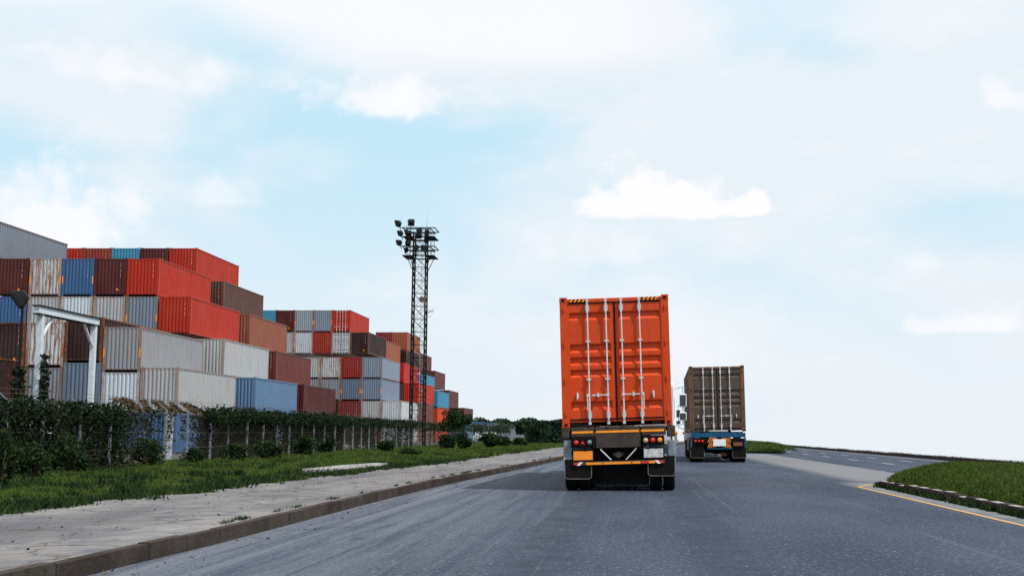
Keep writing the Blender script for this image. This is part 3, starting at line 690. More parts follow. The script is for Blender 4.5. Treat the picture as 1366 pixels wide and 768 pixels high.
def lens(parent, name, mat, x, z, r, y):
    m = MB(); rings = []
    for (d, k) in ((0, 1.0), (-.02, .98), (-.032, .8), (-.038, .4)): rings.append([(x+math.cos(2*math.pi*i/16)*r*k, y+d, z+math.sin(2*math.pi*i/16)*r*k) for i in range(16)])
    m.loft(rings); return m.obj(name, mat, parent, True)
def tractor(root, y0, cabmat, w_=2.45, H_=2.9):
    """cab and front wheels, y0 = back of the cab"""
    m = MB(); h = w_/2
    prof = [(y0, .9), (y0+2.1, .75), (y0+2.2, 1.5), (y0+2.05, 2.3), (y0+1.85, 2.8), (y0+1.6, H_), (y0+.1, H_), (y0, H_-.1)]
    m.loft([[(-h, a, b) for a, b in prof], [(-h+.0, a, b) for a, b in prof], [(h, a, b) for a, b in prof]])
    cab = m.obj('cab', cabmat, root); bevel(cab, .05, 3)
    for s in (-1, 1):
        m = MB(); m.box(min(s*(h+.002), s*(h+.014)), max(s*(h+.002), s*(h+.014)), y0+.9, y0+1.8, 1.75, 2.4); m.obj('side_window', M['glass'], cab)
        m = MB(); x = s*(h+.30)
        m.tube((s*h, y0+1.95, 2.75), (x, y0+2.0, 2.85), .022); m.tube((x, y0+2.0, 2.85), (x, y0+2.0, 1.55), .022); m.tube((x, y0+2.0, 1.6), (s*h, y0+1.95, 1.5), .022)
        mr = m.obj('mirror_bracket', M['chrome'], root)
        for (a, b) in ((2.15, 2.6), (1.7, 1.98)): boxpart(mr, 'mirror', cabmat, x-.12, x+.12, y0+1.96, y0+2.05, a, b, .03)
        for (a, b) in ((2.19, 2.56), (1.73, 1.95)): m = MB(); m.box(x-.10, x+.10, y0+1.950, y0+1.957, a, b); m.obj('mirror_glass', M['glass'], mr)
        boxpart(root, 'fuel_tank', M['rim'], min(s*.62, s*1.12), max(s*.62, s*1.12), y0-1.7, y0-.4, .55, 1.05, .08)
        wheel(root, s*1.05, y0+1.0, .5, .3, s)
        lens(root, 'indicator', M['orange_lens'], s*(h+.05), 1.28, .07, y0+.1)
    for yy_ in (y0-2.1, y0-3.4):
        for s in (-1, 1): wheel(root, s*1.07, yy_, .5, .26, s); wheel(root, s*.77, yy_, .5, .26, s)
def running_gear(root, rows, wx_=1.09):
    for yy_ in rows:
        for s in (-1, 1): wheel(root, s*wx_, yy_, .5, .26, s); wheel(root, s*(wx_-.30), yy_, .5, .26, s)
        m = MB(); m.tube((-.7, yy_, .5), (.7, yy_, .5), .08, 10); m.box(-.16, .16, yy_-.14, yy_+.14, .36, .66); m.obj('axle', M['black'], root)
    for s in (-1, 1): boxpart(root, 'frame_rail', M['black'], s*.45-.06, s*.45+.06, .12, 11.5, .95, 1.35)

# ---- near truck
T1 = empty('container_truck', (-.14, 28.3, 0), (0, 0, R(-2.0)))
tag(T1, 'nearer truck with dark rear beam, yellow strips and two mudflaps, carrying the orange red container', 'truck', 'container trucks driving away on the road')
body = empty('trailer_frame', (0, 0, 0), (0, R(-1.6), 0)); body.parent = T1
ZB = 1.428
B_ = body
boxpart(B_, 'rear_beam', M['steel'], -.50, .50, -.02, .10, .955, 1.425)
boxpart(B_, 'side_beam', M['steel'], -1.04, -.525, -.03, .10, 1.215, 1.425); boxpart(B_, 'side_beam', M['steel'], .525, 1.06, -.03, .10, 1.215, 1.425)
boxpart(B_, 'corner_block', M['steel'], -1.26, -1.06, 0, .3, 1.17, 1.42, .03); boxpart(B_, 'corner_block', M['steel'], 1.08, 1.27, 0, .3, 1.17, 1.42, .03)
for (a, b, y_) in ((-1.02, -.555, -.037), (-.485, .465, -.027), (.51, 1.02, -.037)): boxpart(B_, 'reflective_strip', M['yellow'], a, b, y_, y_+.006, 1.29, 1.338, .002)
boxpart(B_, 'light_box', M['black'], -1.05, -.52, -.06, .08, .99, 1.205); boxpart(B_, 'light_box', M['black'], .53, 1.02, -.06, .08, .99, 1.205)
lens(B_, 'tail_light', M['red_lens'], -.93, 1.09, .052, -.06); lens(B_, 'tail_light', M['grey_lens'], -.635, 1.09, .052, -.06)
m = MB(); m.add([(-.835, -.066, 1.055), (-.735, -.066, 1.055), (-.785, -.066, 1.135), (-.835, -.06, 1.055), (-.735, -.06, 1.055), (-.785, -.06, 1.135)], [(0, 1, 2), (0, 3, 4, 1), (1, 4, 5, 2), (2, 5, 3, 0)]); m.obj('triangle_reflector', M['red_lens'], B_)
for x, k in ((.61, 'beige_lens'), (.765, 'red_lens'), (.92, 'orange_lens')): lens(B_, 'tail_light', M[k], x, 1.10, .055, -.06)
for (a, b, z0, z1, k) in ((-1.0, -.575, .705, .90, 'orangeplate'), (.56, .985, .72, .915, 'plate')):
    o = boxpart(B_, 'marker_board', M['black'], a-.03, b+.03, -.03, .02, z0-.03, z1+.03); boxpart(o, 'board_face', M[k], a, b, -.04, -.031, z0, z1, .004)
for s in (-1, 1):
    m = MB(); m.tube((s*.40, -.02, .93), (s*.165, -.03, .69), .014); m.obj('brace', M['chrome'], B_)
boxpart(B_, 'crossmember', M['black'], -.5, .5, .25, .4, .62, .95)
m = MB(); m.tube((-.12, .1, .8), (.12, .1, .8), .05, 10); m.disc((0, .02, .8), .07, 14, .1); m.obj('tow_coupling', M['steel'], B_)
bump_ = boxpart(B_, 'bumper', M['steel'], -1.02, 1.02, -.05, .03, .585, .668)
for (a, b) in ((-.72, -.36), (-.34, .28), (.3, .48), (.66, .80)): m = MB(); m.box(a, b, -.056, -.051, .60, .648); m.obj('yellow_strip', M['yellow'], bump_)
for x0, x1 in ((.495, .645), (-.98, -.88), (.88, .98)): m = MB(); m.box(x0, x1, -.0555, -.051, .60, .65); m.obj('red_strip', M['red_lens'], bump_)
for s in (-1, 1): m = MB(); m.add([(s*.86, -.057, .59), (s*.93, -.057, .59), (s*.86, -.057, .662), (s*.79, -.057, .662), (s*.86, -.051, .59), (s*.93, -.051, .59), (s*.86, -.051, .662), (s*.79, -.051, .662)], [(0, 1, 2, 3), (4, 7, 6, 5), (0, 4, 5, 1), (2, 6, 7, 3)]); m.obj('white_chevron', M['white'], bump_)
boxpart(T1, 'suspension_shade_fill', M['black'], -.64, .64, .3, .9, .14, .93); boxpart(T1, 'underbody_fill_tank', M['black'], -.6, .6, 3.1, 3.5, .2, .8, .08)  # black blocks added to fill the shaded underbody, in place of suspension and tank
rounded_flap(T1, 'mudflap', -1.21, -.62, .27, .70, -.02); rounded_flap(T1, 'mudflap', .63, 1.22, .34, .78, -.02)
for s in (-1, 1):
    boxpart(T1, 'fender_end', M['fender'], min(s*1.06, s*1.25), max(s*1.06, s*1.25), .02, .08, .73, 1.13, .05)
    fender(T1, s*.94, .6, .58, .60, .58, M['fender']); fender(T1, s*.94, .6, 1.9, .62, .58, M['fender'])
running_gear(T1, (.58, 1.9, 3.2))
for s in (-1, 1):
    boxpart(T1, 'side_guard', M['steel'], s*1.18-.02, s*1.18+.02, 3.4, 8.0, .62, .70); boxpart(T1, 'side_guard', M['steel'], s*1.18-.02, s*1.18+.02, 3.4, 8.0, .95, 1.03)
    for yy_ in (3.6, 5.7, 7.8): boxpart(T1, 'guard_post', M['steel'], s*1.15-.02, s*1.15+.02, yy_-.03, yy_+.03, .6, 1.36)
tractor(T1, 12.8, M['cabwhite'], 2.5, 2.9)
boxpart(T1, 'gooseneck', M['black'], -.5, .5, 9.0, 12.4, 1.15, 1.40)
c1 = container((-.19, 28.3, ZB), 2.9, (230, 76, 20), 'door', .26, 'orange red container with double doors and hazard striped top corners on the nearer truck', 'containers carried by the trucks', '', (0, R(-1.75), R(-2.0)), True)
# hazard strips on the header
for s, nm in ((-1, 0), (1, 0)):
    m = MB(); m.box(min(s*.62, s*.99), max(s*.62, s*.99), -.006, .012, 2.9-.108, 2.9-.045, 0)
    for k in range(4):
        a = .66+.09*k; xs = sorted((s*a, s*(a+.045)))
        m.add([(xs[0]-.02, -.0085, 2.9-.108), (xs[1]-.02, -.0085, 2.9-.108), (xs[1]+.02, -.0085, 2.9-.045), (xs[0]+.02, -.0085, 2.9-.045)], [(0, 1, 2, 3)], 1)
    m.obj('hazard_strip', [M['black'], M['yellow']], c1)
# dark blocks for the shade in the forklift slots at the foot
for s in (-1, 1):
    m = MB(); m.box(s*.87-.1, s*.87+.1, .008, .03, .03, .10); m.obj('sill_slot', M['recess'], c1)
m = MB(); m.box(-1.1, 1.1, .15, 11.9, -.07, 0); o = m.obj('container_bolster', M['black'], T1); o.location = (0, 0, ZB-.02); o.rotation_euler = (0, R(-1.5), 0)

# ---- far truck
T2 = empty('container_truck', (4.06, 56.2, 0), (0, 0, R(-1.6)))
tag(T2, 'farther truck with blue rear beam and chevron framed white plate, ahead on the right', 'truck', 'container trucks driving away on the road')
boxpart(T2, 'rear_beam', M['blue_paint'], -1.2, 1.2, -.03, .12, 1.10, 1.30)
for s in (-1, 1): boxpart(T2, 'side_post', M['blue_paint'], min(s*1.15, s*1.22), max(s*1.15, s*1.22), 0, .12, .62, 1.10)
m = MB(); m.box(-.46, .56, -.02, .02, .64, 1.085, 0)
for s in (-1, 1):
    for k in range(5):
        x = .05+s*(.19+.075*k); 
        for z0 in (.66, .88): m.add([(x, -.024, z0), (x+s*.035, -.024, z0), (x-s*.055, -.024, z0+.19), (x-s*.09, -.024, z0+.19)], [(0, 1, 2, 3)] if s > 0 else [(3, 2, 1, 0)], 1)
o = m.obj('chevron_board', [M['black'], M['orangeplate']], T2)
boxpart(o, 'number_plate', M['white'], -.23, .33, -.05, -.026, .71, 1.01, .008)
boxpart(T2, 'lower_bar', M['blue_paint'], -.5, .6, -.03, .03, .575, .62)
boxpart(T2, 'light_box', M['black'], -1.1, -.5, -.03, .1, .78, 1.05); boxpart(T2, 'light_box', M['black'], .62, 1.14, -.03, .1, .70, 1.06)
for x in (-1.0, -.85, -.7): lens(T2, 'tail_light', M['red_lens'], x, .93, .055, -.03)
boxpart(T2, 'reflector_board', M['brown_box'], .66, 1.06, -.045, -.032, .72, .88)
boxpart(T2, 'spare_bracket', M['rim'], -.58, .0, .3, .36, .25, .38); boxpart(T2, 'drop_box', M['brown_box'], .12, .40, .3, .4, .28, .42)
rounded_flap(T2, 'mudflap', -1.22, -.62, .2, .7, .02); rounded_flap(T2, 'mudflap', .62, 1.22, .2, .7, .02)
running_gear(T2, (.7, 2.0, 3.3)); boxpart(T2, 'suspension_shade_fill', M['black'], -.62, .62, .5, .62, .40, .93)  # last box: black plate added across the shaded underbody
for s in (-1, 1):
    fender(T2, s*.94, .6, .7, .6, .56, M['steel']); fender(T2, s*.94, .6, 2.0, .6, .56, M['steel'])
    boxpart(T2, 'side_skirt', M['brown_box'], s*1.17-.02, s*1.17+.02, 3.1, 9, .45, 1.1)
tractor(T2, 12.8, M['cabwhite'], 2.5, 2.9)
boxpart(T2, 'gooseneck', M['black'], -.5, .5, 9.0, 12.4, 1.15, 1.32)
boxpart(T2, 'bolster', M['black'], -1.1, 1.1, .15, 11.9, 1.30, 1.345)
container((4.06, 56.2, 1.335), 2.9, (100, 84, 74), 'door', .22, 'brown grey container with double doors and long silver bars on the farther truck', 'containers carried by the trucks', '', (0, R(-1.2), R(-1.6)), True)

# ================================================================== lattice floodlight tower
TX, TY, TH = -16.6, 101.5, 16.6
tw = tag(empty('floodlight_tower', (TX, TY, 0)), 'tall dark steel lattice floodlight tower standing between the container stacks', 'tower')
hw = lambda z: .54-.04*z/TH
for sx in (-1, 1):
    for sy in (-1, 1):
        m = MB(); m.tube((sx*hw(0), sy*hw(0), 0), (sx*hw(TH), sy*hw(TH), TH+.8), .065, 6); m.obj('leg', M['tower'], tw)
nb = 16
for i in range(nb):
    z0, z1 = TH*i/nb, TH*(i+1)/nb; m = MB()
    for (a, b) in (((-1, -1), (1, -1)), ((1, -1), (1, 1)), ((1, 1), (-1, 1)), ((-1, 1), (-1, -1))):
        A0 = (a[0]*hw(z0), a[1]*hw(z0), z0); B0_ = (b[0]*hw(z0), b[1]*hw(z0), z0); A1 = (a[0]*hw(z1), a[1]*hw(z1), z1); B1 = (b[0]*hw(z1), b[1]*hw(z1), z1)
        m.tube(A0, B1, .022, 4); m.tube(B0_, A1, .022, 4); m.tube(A1, B1, .03, 4)
    m.obj('cross_brace', M['tower'], tw)
m = MB(); m.tube((.12, -.1, 0), (.12, -.1, TH), .02, 4); m.tube((.45, -.1, 0), (.45, -.1, TH), .02, 4)
for i in range(52): m.tube((.12, -.1, .3+i*.31), (.45, -.1, .3+i*.31), .012, 4)
m.obj('ladder', M['chrome'], tw)
def ring(z, solid, x0=-1.75, x1=1.55, y0=-1.1, y1=1.1):
    m = MB()
    if solid:
        for (a, b, c, d) in ((x0, x1, y0, y0+.42), (x0, x1, y1-.42, y1), (x0, x0+.75, y0+.42, y1-.42), (x1-.75, x1, y0+.42, y1-.42)): m.box(a, b, c, d, z, z+.05)
        o = m.obj('platform', M['tower'], tw)
    else:
        for (p_, q_) in (((x0, y0), (x1, y0)), ((x1, y0), (x1, y1)), ((x1, y1), (x0, y1)), ((x0, y1), (x0, y0))): m.tube((p_[0], p_[1], z), (q_[0], q_[1], z), .045, 5)
        o = m.obj('guard_rail', M['tower'], tw)
    return o
ring(15.35, True, -1.28, 1.28, -1.2, 1.2); ring(16.12, False, -1.28, 1.28, -1.2, 1.2); ring(16.88, True, -1.28, 1.28, -1.2, 1.2); ring(17.6, False, -1.28, 1.28, -1.2, 1.2)
for z in (16.02, 17.5): ring(z, False, -1.0, 1.0, -1.15, 1.15)
m = MB()
for x in (-1.0, -.7, .75, .95):
    for y_ in (-1.0, 1.0): m.tube((x, y_, 15.35), (x, y_, 17.6), .022, 4)
m.obj('railing_posts', M['tower'], tw)
for s in (-1, 1):
    m = MB()
    for y_ in (-.9, .9): m.tube((s*.5, y_*.55, 14.2), (s*.95, y_, 15.35), .03, 4)
    m.obj('platform_strut', M['tower'], tw)
def floodlight(x, y, z, ry, rz, s=1.0):
    m = MB(); a = .24*s
    m.loft([[(-a*.6, -.12, -a*.6), (a*.6, -.12, -a*.6), (a*.6, -.12, a*.6), (-a*.6, -.12, a*.6)], [(-a, .10, -a), (a, .10, -a), (a, .10, a), (-a, .10, a)], [(-a, .2, -a), (a, .2, -a), (a, .2, a), (-a, .2, a)]])
    m.box(-a-.04, -a, -.1, .1, -.03, .03); m.box(a, a+.04, -.1, .1, -.03, .03); m.box(-a-.04, a+.04, -.03, .03, -a-.14, -a-.10); m.tube((0, 0, -a-.4), (0, 0, -a-.12), .03, 5)
    o = m.obj('floodlight', M['lamp'], tw); o.location = (x, y, z); o.rotation_euler = (R(-18), ry, rz)
    m = MB(); m.box(-a*.9, a*.9, .2, .21, -a*.9, a*.9); g = m.obj('lamp_glass', M['glass'], o)
for (x, y, z, rz) in ((-1.6, -1.1, 18.0, 1.1), (-.6, -1.2, 18.1, .1), (-1.42, -1.1, 17.2, 1.2), (-.75, -1.25, 17.2, .2), (.1, -1.2, 17.35, 3.0), (-1.5, -1.1, 16.45, 1.1), (-.8, -1.25, 16.4, .2), (-.15, -1.2, 16.0, 3), (.5, -1.2, 16.0, 3), (-1.3, 1.0, 17.6, 1.8), (-.3, 1.1, 17.3, 3.0), (-1.3, 1.0, 16.1, 1.8)):
    floodlight(x, y, z, 0, rz, 1.05 if z > 17.9 else .9)
m = MB(); m.tube((.45, 0, -.2+16.8), (.5, 0, 17.6), .2, 6); m.obj('cable_drum', M['tower'], tw)
m = MB(); m.tube((.5, 0, 17.3), (.5, 0, 18.3), .035, 5); m.tube((.5, 0, 18.3), (.54, 0, 19.4), .015, 4); m.obj('antenna', M['chrome'], tw)
m = MB(); m.box(.1, .55, -.75, -.5, 11.7, 12.1); m.obj('junction_box', M['wire'], tw)
m = MB(); m.box(.72, 1.15, -.35, -.2, 10.9, 11.05); m.tube((.7, -.3, 10.8), (1.2, -.3, 11.2), .03, 5); m.tube((.7, -.3, 10.5), (1.0, -.3, 10.6), .03, 5); m.obj('camera_arm', M['chrome'], tw)

# white gantry and small floodlight mast behind the fence
gx = -20.0
ga = tag(empty('white_gantry', (gx, 43.2, 0)), 'white steel gantry of two posts and a beam standing behind the vines', 'gantry')
for yy_ in (0, 4.35):
    o = boxpart(ga, 'post', M['postwhite'], -.10, .10, yy_-.085, yy_+.085, 0, 5.32, .015)
boxpart(ga, 'beam', M['postwhite'], -.10, .10, -.35, 4.6, 5.32, 5.56, .01)
m = MB(); m.box(-.15, .15, -.4, 4.65, 5.56, 5.60); m.box(-.13, .13, -.35, 4.6, 5.29, 5.318); m.obj('beam_flange', M['black'], ga)
for (a, b) in ((.1, .9), (4.25, 3.45)):
    m = MB(); m.tube((0, a, 4.5), (0, b, 5.30), .05, 6); m.obj('knee_brace', M['postwhite'], ga)
fl = tag(empty('floodlight_mast', (-19.6, 41.0, 0)), 'thin dark mast with one black floodlight beside the gantry', 'lamp post')
m = MB(); m.tube((0, 0, 0), (.0, 0, 5.55), .06, 8, 0, .04); m.obj('pole', M['tower'], fl)
m = MB(); m.loft([[(-.14, -.14, -.08), (.14, -.14, -.08), (.14, .14, -.08), (-.14, .14, -.08)], [(-.3, -.2, .25), (.3, -.2, .25), (.3, .2, .25), (-.3, .2, .25)], [(-.3, -.2, .36), (.3, -.2, .36), (.3, .2, .36), (-.3, .2, .36)]])
o = m.obj('lamp_head', M['lamp'], fl); o.location = (0.05, 0, 5.72); o.rotation_euler = (0, R(-125), R(15)); bevel(o, .04, 2)

# ================================================================== fence
FX = -16.4
fx = lambda y: FX + (0 if y < 110 else (y-110)*.03)
fr_ = tag(empty('wire_fence', (FX, 24, 0)), 'long post and wire fence overgrown with creeper along the grass verge', 'fence')
mp_ = MB(); mp_.box(-.035, .035, -.035, .035, -.1, 2.02); PD = data_of(mp_, 'fence_post', M['postgrey'])
ma = MB(); ma.tube((0, 0, 2.0), (-.42, 0, 2.36), .016, 4); AD = data_of(ma, 'post_arm', M['postgrey'])
y = 24.0
while y < 170:
    if not (42.6 < y < 43):
        po = inst(PD, 'fence_post', fr_, (fx(y)-FX+random.uniform(-.03, .03), y-24, .08+random.uniform(-.05, .05)), (random.uniform(-.02, .02), random.uniform(-.02, .02), 0))
        inst(AD, 'post_arm', po)
    y += 2.35+random.uniform(-.25, .3)
for (dx, z) in ((0, .25), (0, .75), (0, 1.3), (0, 1.95), (-.14, 2.2), (-.28, 2.35), (-.42, 2.48)):
    m = MB()
    for k in range(14): y0 = 24+10.4*k; m.tube((fx(y0)-FX+dx, y0-24, z), (fx(y0+10.4)-FX+dx, y0+10.4-24, z), .008, 4)
    m.obj('wire', M['wire'], fr_)
# chain-link netting of crossing wires
m = MB(); 
for k in range(640):
    y0 = 24+k*.2
    for s in (-1, 1):
        a, b = (.15, 1.95) if s > 0 else (1.95, .15)
        p0 = (fx(y0)-FX, y0-24, a); p1 = (fx(y0+1.8)-FX, y0+1.8-24, b)
        m.add([(p0[0], p0[1]-.006, p0[2]), (p0[0], p0[1]+.006, p0[2]), (p1[0], p1[1]+.006, p1[2]), (p1[0], p1[1]-.006, p1[2])], [(0, 1, 2, 3)])
tag(m.obj('chain_link_mesh', M['wire'], fr_), kind='stuff')
# thick white concrete post in the clear gap
cp = tag(boxpart(None, 'concrete_post', M['postwhite'], -.09, .09, -.09, .09, 0, 2.15, .015), 'thick whitewashed concrete post among the thin fence posts', 'post'); cp.location = (-17.0, 47.6, 0)
# wire overhang weighed down with litter
oh = tag(empty('wire_overhang', (-16.5, 42.5, 2.0)), 'sagging wire overhang with dry litter on top of the fence', 'wire canopy')
for k in range(6):
    m = MB(); m.tube((0, k*1.5, 0), (-.75, k*1.5+.35, .42+random.uniform(-.05, .05)), .012, 5); m.obj('rib', M['postgrey'], oh)
for k in range(5):
    m = MB(); t = k/4; m.tube((-.75*t, .35*t, .42*t), (-.75*t, 7.5+.35*t, .42*t), .012, 4); m.obj('long_wire', M['postgrey'], oh)
n = 2600; t = rng.uniform(0, 1, n); P = np.stack([-.75*t, rng.uniform(0, 7.7, n), .42*t+rng.uniform(-.02, .05, n)], 1)
keep = (np.sin(P[:, 1]*1.9)+np.sin(P[:, 1]*4.3+P[:, 0]*6)) > -.3
tag(leaves('leaf_litter', P[keep], .09, M['litter'], oh), kind='stuff')

# ---- creeper over the fence
pts = []
def vine_sheet(y0, y1, z0, z1, dens, th=.22, dz=0.0, ox=0.0):
    n = int((y1-y0)*(z1-z0)*dens); yy_ = rng.uniform(y0, y1, n); zz_ = rng.uniform(z0, z1, n)
    # patchiness
    q = np.sin(yy_*1.3)+np.sin(yy_*3.1+zz_*2)+np.sin(yy_*.47+1)+rng.normal(0, .8, n)
    k = q > dz; yy_, zz_ = yy_[k], zz_[k]
    xx = ox+np.array([fx(v) for v in yy_])+rng.normal(0, th, len(yy_))
    pts.append(np.stack([xx, yy_, zz_+.06*np.sin(yy_*2.2)+.05*np.sin(yy_*5.1)], 1))
vine_sheet(23, 41.5, .1, 1.95, 900, .22, -3.0, -.25)
vine_sheet(23, 41.5, 1.6, 2.18, 700, .28, -2.0)
vine_sheet(41.3, 43.5, .1, 2.0, 420, .15, -1.2, -.2)
vine_sheet(43.5, 51, .1, 1.9, 200, .1, .1, -.2)
vine_sheet(43, 50.5, 1.85, 2.1, 160, .2, .2)
vine_sheet(49.5, 75, 1.72, 2.2, 1100, .3, -3.0)
vine_sheet(50, 75, .1, 1.85, 800, .10, -1.5, -.3)
vine_sheet(50, 75, 2.1, 2.36, 320, .2, .1)
vine_sheet(75, 100, 1.7, 2.2, 700, .3, -1.2)
vine_sheet(74, 100, .1, 1.8, 260, .1, -.2, -.28)
vine_sheet(100, 160, 1.45, 2.15, 330, .35, -.9)
vine_sheet(100, 160, .1, 1.6, 70, .2, .2, -.2)
# hanging strands
for k in range(90):
    y0 = random.uniform(42, 100); ln = random.uniform(.3, 1.1); n = int(40*ln)
    pts.append(np.stack([np.full(n, FX-.05)+rng.normal(0, .05, n), y0+rng.normal(0, .05, n), 1.95-rng.uniform(0, ln, n)], 1))
tag(leaves('creeper_vine', np.concatenate(pts), .075, M['vine']), 'dense dark green creeper hanging over the fence wires', 'creeper', kind='stuff')
# ivy climbing the gantry post and mast
n = 700; zz_ = rng.uniform(0, 3.9, n); P = np.stack([-20+.22+rng.normal(0, .10, n)*(1.3-zz_/5), 43.2+rng.normal(0, .12, n), zz_], 1)
tag(leaves('climbing_ivy', P, .1, M['vine']), 'green ivy climbing the near white gantry post', 'ivy', 'ivy on the masts behind the fence')
n = 1100; zz_ = rng.uniform(0, 3.4, n); P = np.stack([-19.6+rng.normal(0, .17, n)*(1.2-zz_/5), 41+rng.normal(0, .15, n), zz_], 1)
tag(leaves('climbing_ivy', P, .1, M['vine']), 'bushy ivy at the foot of the thin floodlight mast', 'ivy', 'ivy on the masts behind the fence')

# ================================================================== shrubs and trees
def shrub(px, py_top, py_base, hwp, label, dens=1.0):
    d = 1692*1.10/(py_base-578.5); s = 1692/d; x = (px-835)/s; h = (py_base-py_top)/s; r = hwp/s
    root = empty('shrub', (x, d, .12)); tag(root, label, 'shrub', 'shrubs in front of the fence')
    nl = int(2600*dens*max(.5, min(2.2, r*h)))
    P = clump_points((0, 0, h*.55), (r, r*.8, h*.52), 26, nl)
    P = P[P[:, 2] > .02]
    leaves('foliage', P, max(.055, 1.9/s), M['shrub'], root)
    m = MB()
    for k in range(5):
        a = random.uniform(0, 6.28); m.tube((0, 0, -.05), (math.cos(a)*r*.5, math.sin(a)*r*.4, h*.6), .03, 5, 0, .012)
    m.obj('stem', M['bark'], root)
for a in ((8, 566, 652, 30, 'tall dark shrub cut by the left picture edge'), (50, 588, 640, 34, 'broad dark shrub left of the dead stem', ),
          (98, 580, 632, 36, 'wide rounded shrub with a pale green flat top'), (150, 560, 624, 17, 'slim leafy shrub against the vines left of the blue container'),
          (203, 585, 623, 24, 'bush before the blue container, between two fence posts'), (262, 596, 618, 16, 'small low bush right of the thick white post'),
          (318, 590, 616, 24, 'bush below the hanging creeper near the pale grey container'), (362, 585, 613, 22, 'bushy shrub left of the flat topped one'),
          (408, 581, 609, 22, 'flat topped shrub below the smooth maroon container'), (440, 582, 607, 14, 'round shrub at the end of the flat topped one'),
          (516, 586, 604, 13, 'dark bush left of the tower foot'), (550, 597, 608, 15, 'low dark bush at the tower foot'),
          (597, 577, 601, 13, 'tall shrub under the small tree'), (619, 577, 601, 14, 'rounded shrub right of the small tree'),
          (655, 579, 598, 15, 'mid green shrub in the far verge'), (672, 580, 597, 12, 'shrub near the far end of the fence'), (694, 584, 596, 12, 'last low shrub before the roadside tree')):
    shrub(*a)
def tree(name, x, y, h, r, th, label, dens=1.0, mat='tree', group=None, flat=.6, leafs=.11):
    root = empty(name, (x, y, .1)); tag(root, label, 'tree', group)
    m = MB(); m.tube((0, 0, -.1), (.05, 0, th*.6), .09*h/4, 7, 0, .06*h/4); m.tube((.05, 0, th*.6), (0, 0, h*.8), .06*h/4, 6, 0, .02)
    for k in range(6):
        a = k*1.05; m.tube((.03, 0, th*(.6+.08*k)), (math.cos(a)*r*.7, math.sin(a)*r*.7, th+(h-th)*random.uniform(.3, .7)), .035*h/4, 5, 0, .012)
    m.obj('trunk', M['bark'], root)
    P = clump_points((0, 0, (h+th)/2), (r, r, (h-th)/2*1.1), 20, int(2600*dens))
    leaves('crown', P, leafs, M[mat], root)
tree('small_tree', -12.3, 91, 2.85, 1.35, 1.35, 'small spreading tree with a pale trunk right of the tower', 1, 'shrub', None)
tree('roadside_tree', -6.75, 99, 2.35, 1.0, .7, 'dark roadside tree just left of the nearer truck', 1, 'tree', None)
k = 0
for (x, y, h, r, lb) in ((-62, 330, 5.0, 7, 'first far tree right of the low white shed'), (-47, 300, 4.3, 5, 'second far tree beyond the fence end'),
                         (-41, 340, 4.9, 6, 'third far tree, rounded, beyond the fence end'), (-33, 320, 4.5, 6, 'fourth far tree near the dark hedge'), (-27, 350, 5.1, 6, 'far tree rising over the dark hedge'),
                         (-17, 330, 4.7, 6, 'far tree hidden low behind the nearer truck side')):
    tree('far_tree', x, y, h, r, 1.2, lb, .9, 'tree', 'far trees beyond the fence', leafs=.5)
# dark clipped hedge
n = 15000; P = np.stack([rng.uniform(-10.6, 3, n), 135+rng.uniform(-.8, .8, n), rng.uniform(.1, 2.45, n)], 1)
face = rng.uniform(0, 1, n) < .6; P[face, 1] = 134.2+rng.normal(0, .08, face.sum()); topm = rng.uniform(0, 1, n) < .2; P[topm, 2] = 2.45+rng.normal(0, .05, topm.sum())
tag(leaves('clipped_hedge', P, .2, M['hedge']), 'dark flat topped hedge behind the roadside tree', 'hedge')
m = MB(); m.box(-10.5, 2.9, 134.6, 135.6, 0, 2.3); m.obj('hedge_core', M['hedge'], bpy.data.objects['clipped_hedge'])
# low white shed and blue-roofed shed far off
def shed(x, y, w_, h, roofmat, wallmat, label, group=None):
    root = tag(empty('far_shed', (x, y, 0)), label, 'shed', group)
    m = MB(); m.box(-w_/2, w_/2, 0, 10, 0, h); m.obj('wall', wallmat, root)
    m = MB(); m.loft([[(-w_/2-.5, -.6, h+.01), (w_/2+.5, -.6, h+.01), (w_/2+.5, -.6, h+.25), (0, -.6, h+.8), (-w_/2-.5, -.6, h+.25)], [(-w_/2-.5, 10.6, h+.01), (w_/2+.5, 10.6, h+.01), (w_/2+.5, 10.6, h+.25), (0, 10.6, h+.8), (-w_/2-.5, 10.6, h+.25)]]); m.obj('roof', roofmat, root)
    for i in range(5): x0 = -w_/2+.8+i*(w_-1.6)/5; m = MB(); m.box(x0, x0+.8, -.04, -.002, .9, 2.1); m.obj('window', M['glass'], root)
shed(-36, 290, 11, 3.3, M['blue_paint'], M['white'], 'low white shed with a blue roof right of the last container')
shed(-37.5, 420, 15, 4.4, M['blue_paint'], M['fender'], 'distant grey blue roofed shed above the hedge line')

# ================================================================== grass
def blades(name, P, h, wd, mat=None):
    n = len(P); a = rng.uniform(0, 6.283, n); U = np.stack([np.cos(a), np.sin(a), np.zeros(n)], 1)*(wd*rng.uniform(.6, 1.4, n))[:, None]
    V = np.stack([rng.normal(0, .4, n), rng.normal(0, .4, n), np.ones(n)], 1)*(h*rng.uniform(.5, 1.3, n))[:, None]
    return quads(name, P, U, V, mat or M['grass'], tri=True)
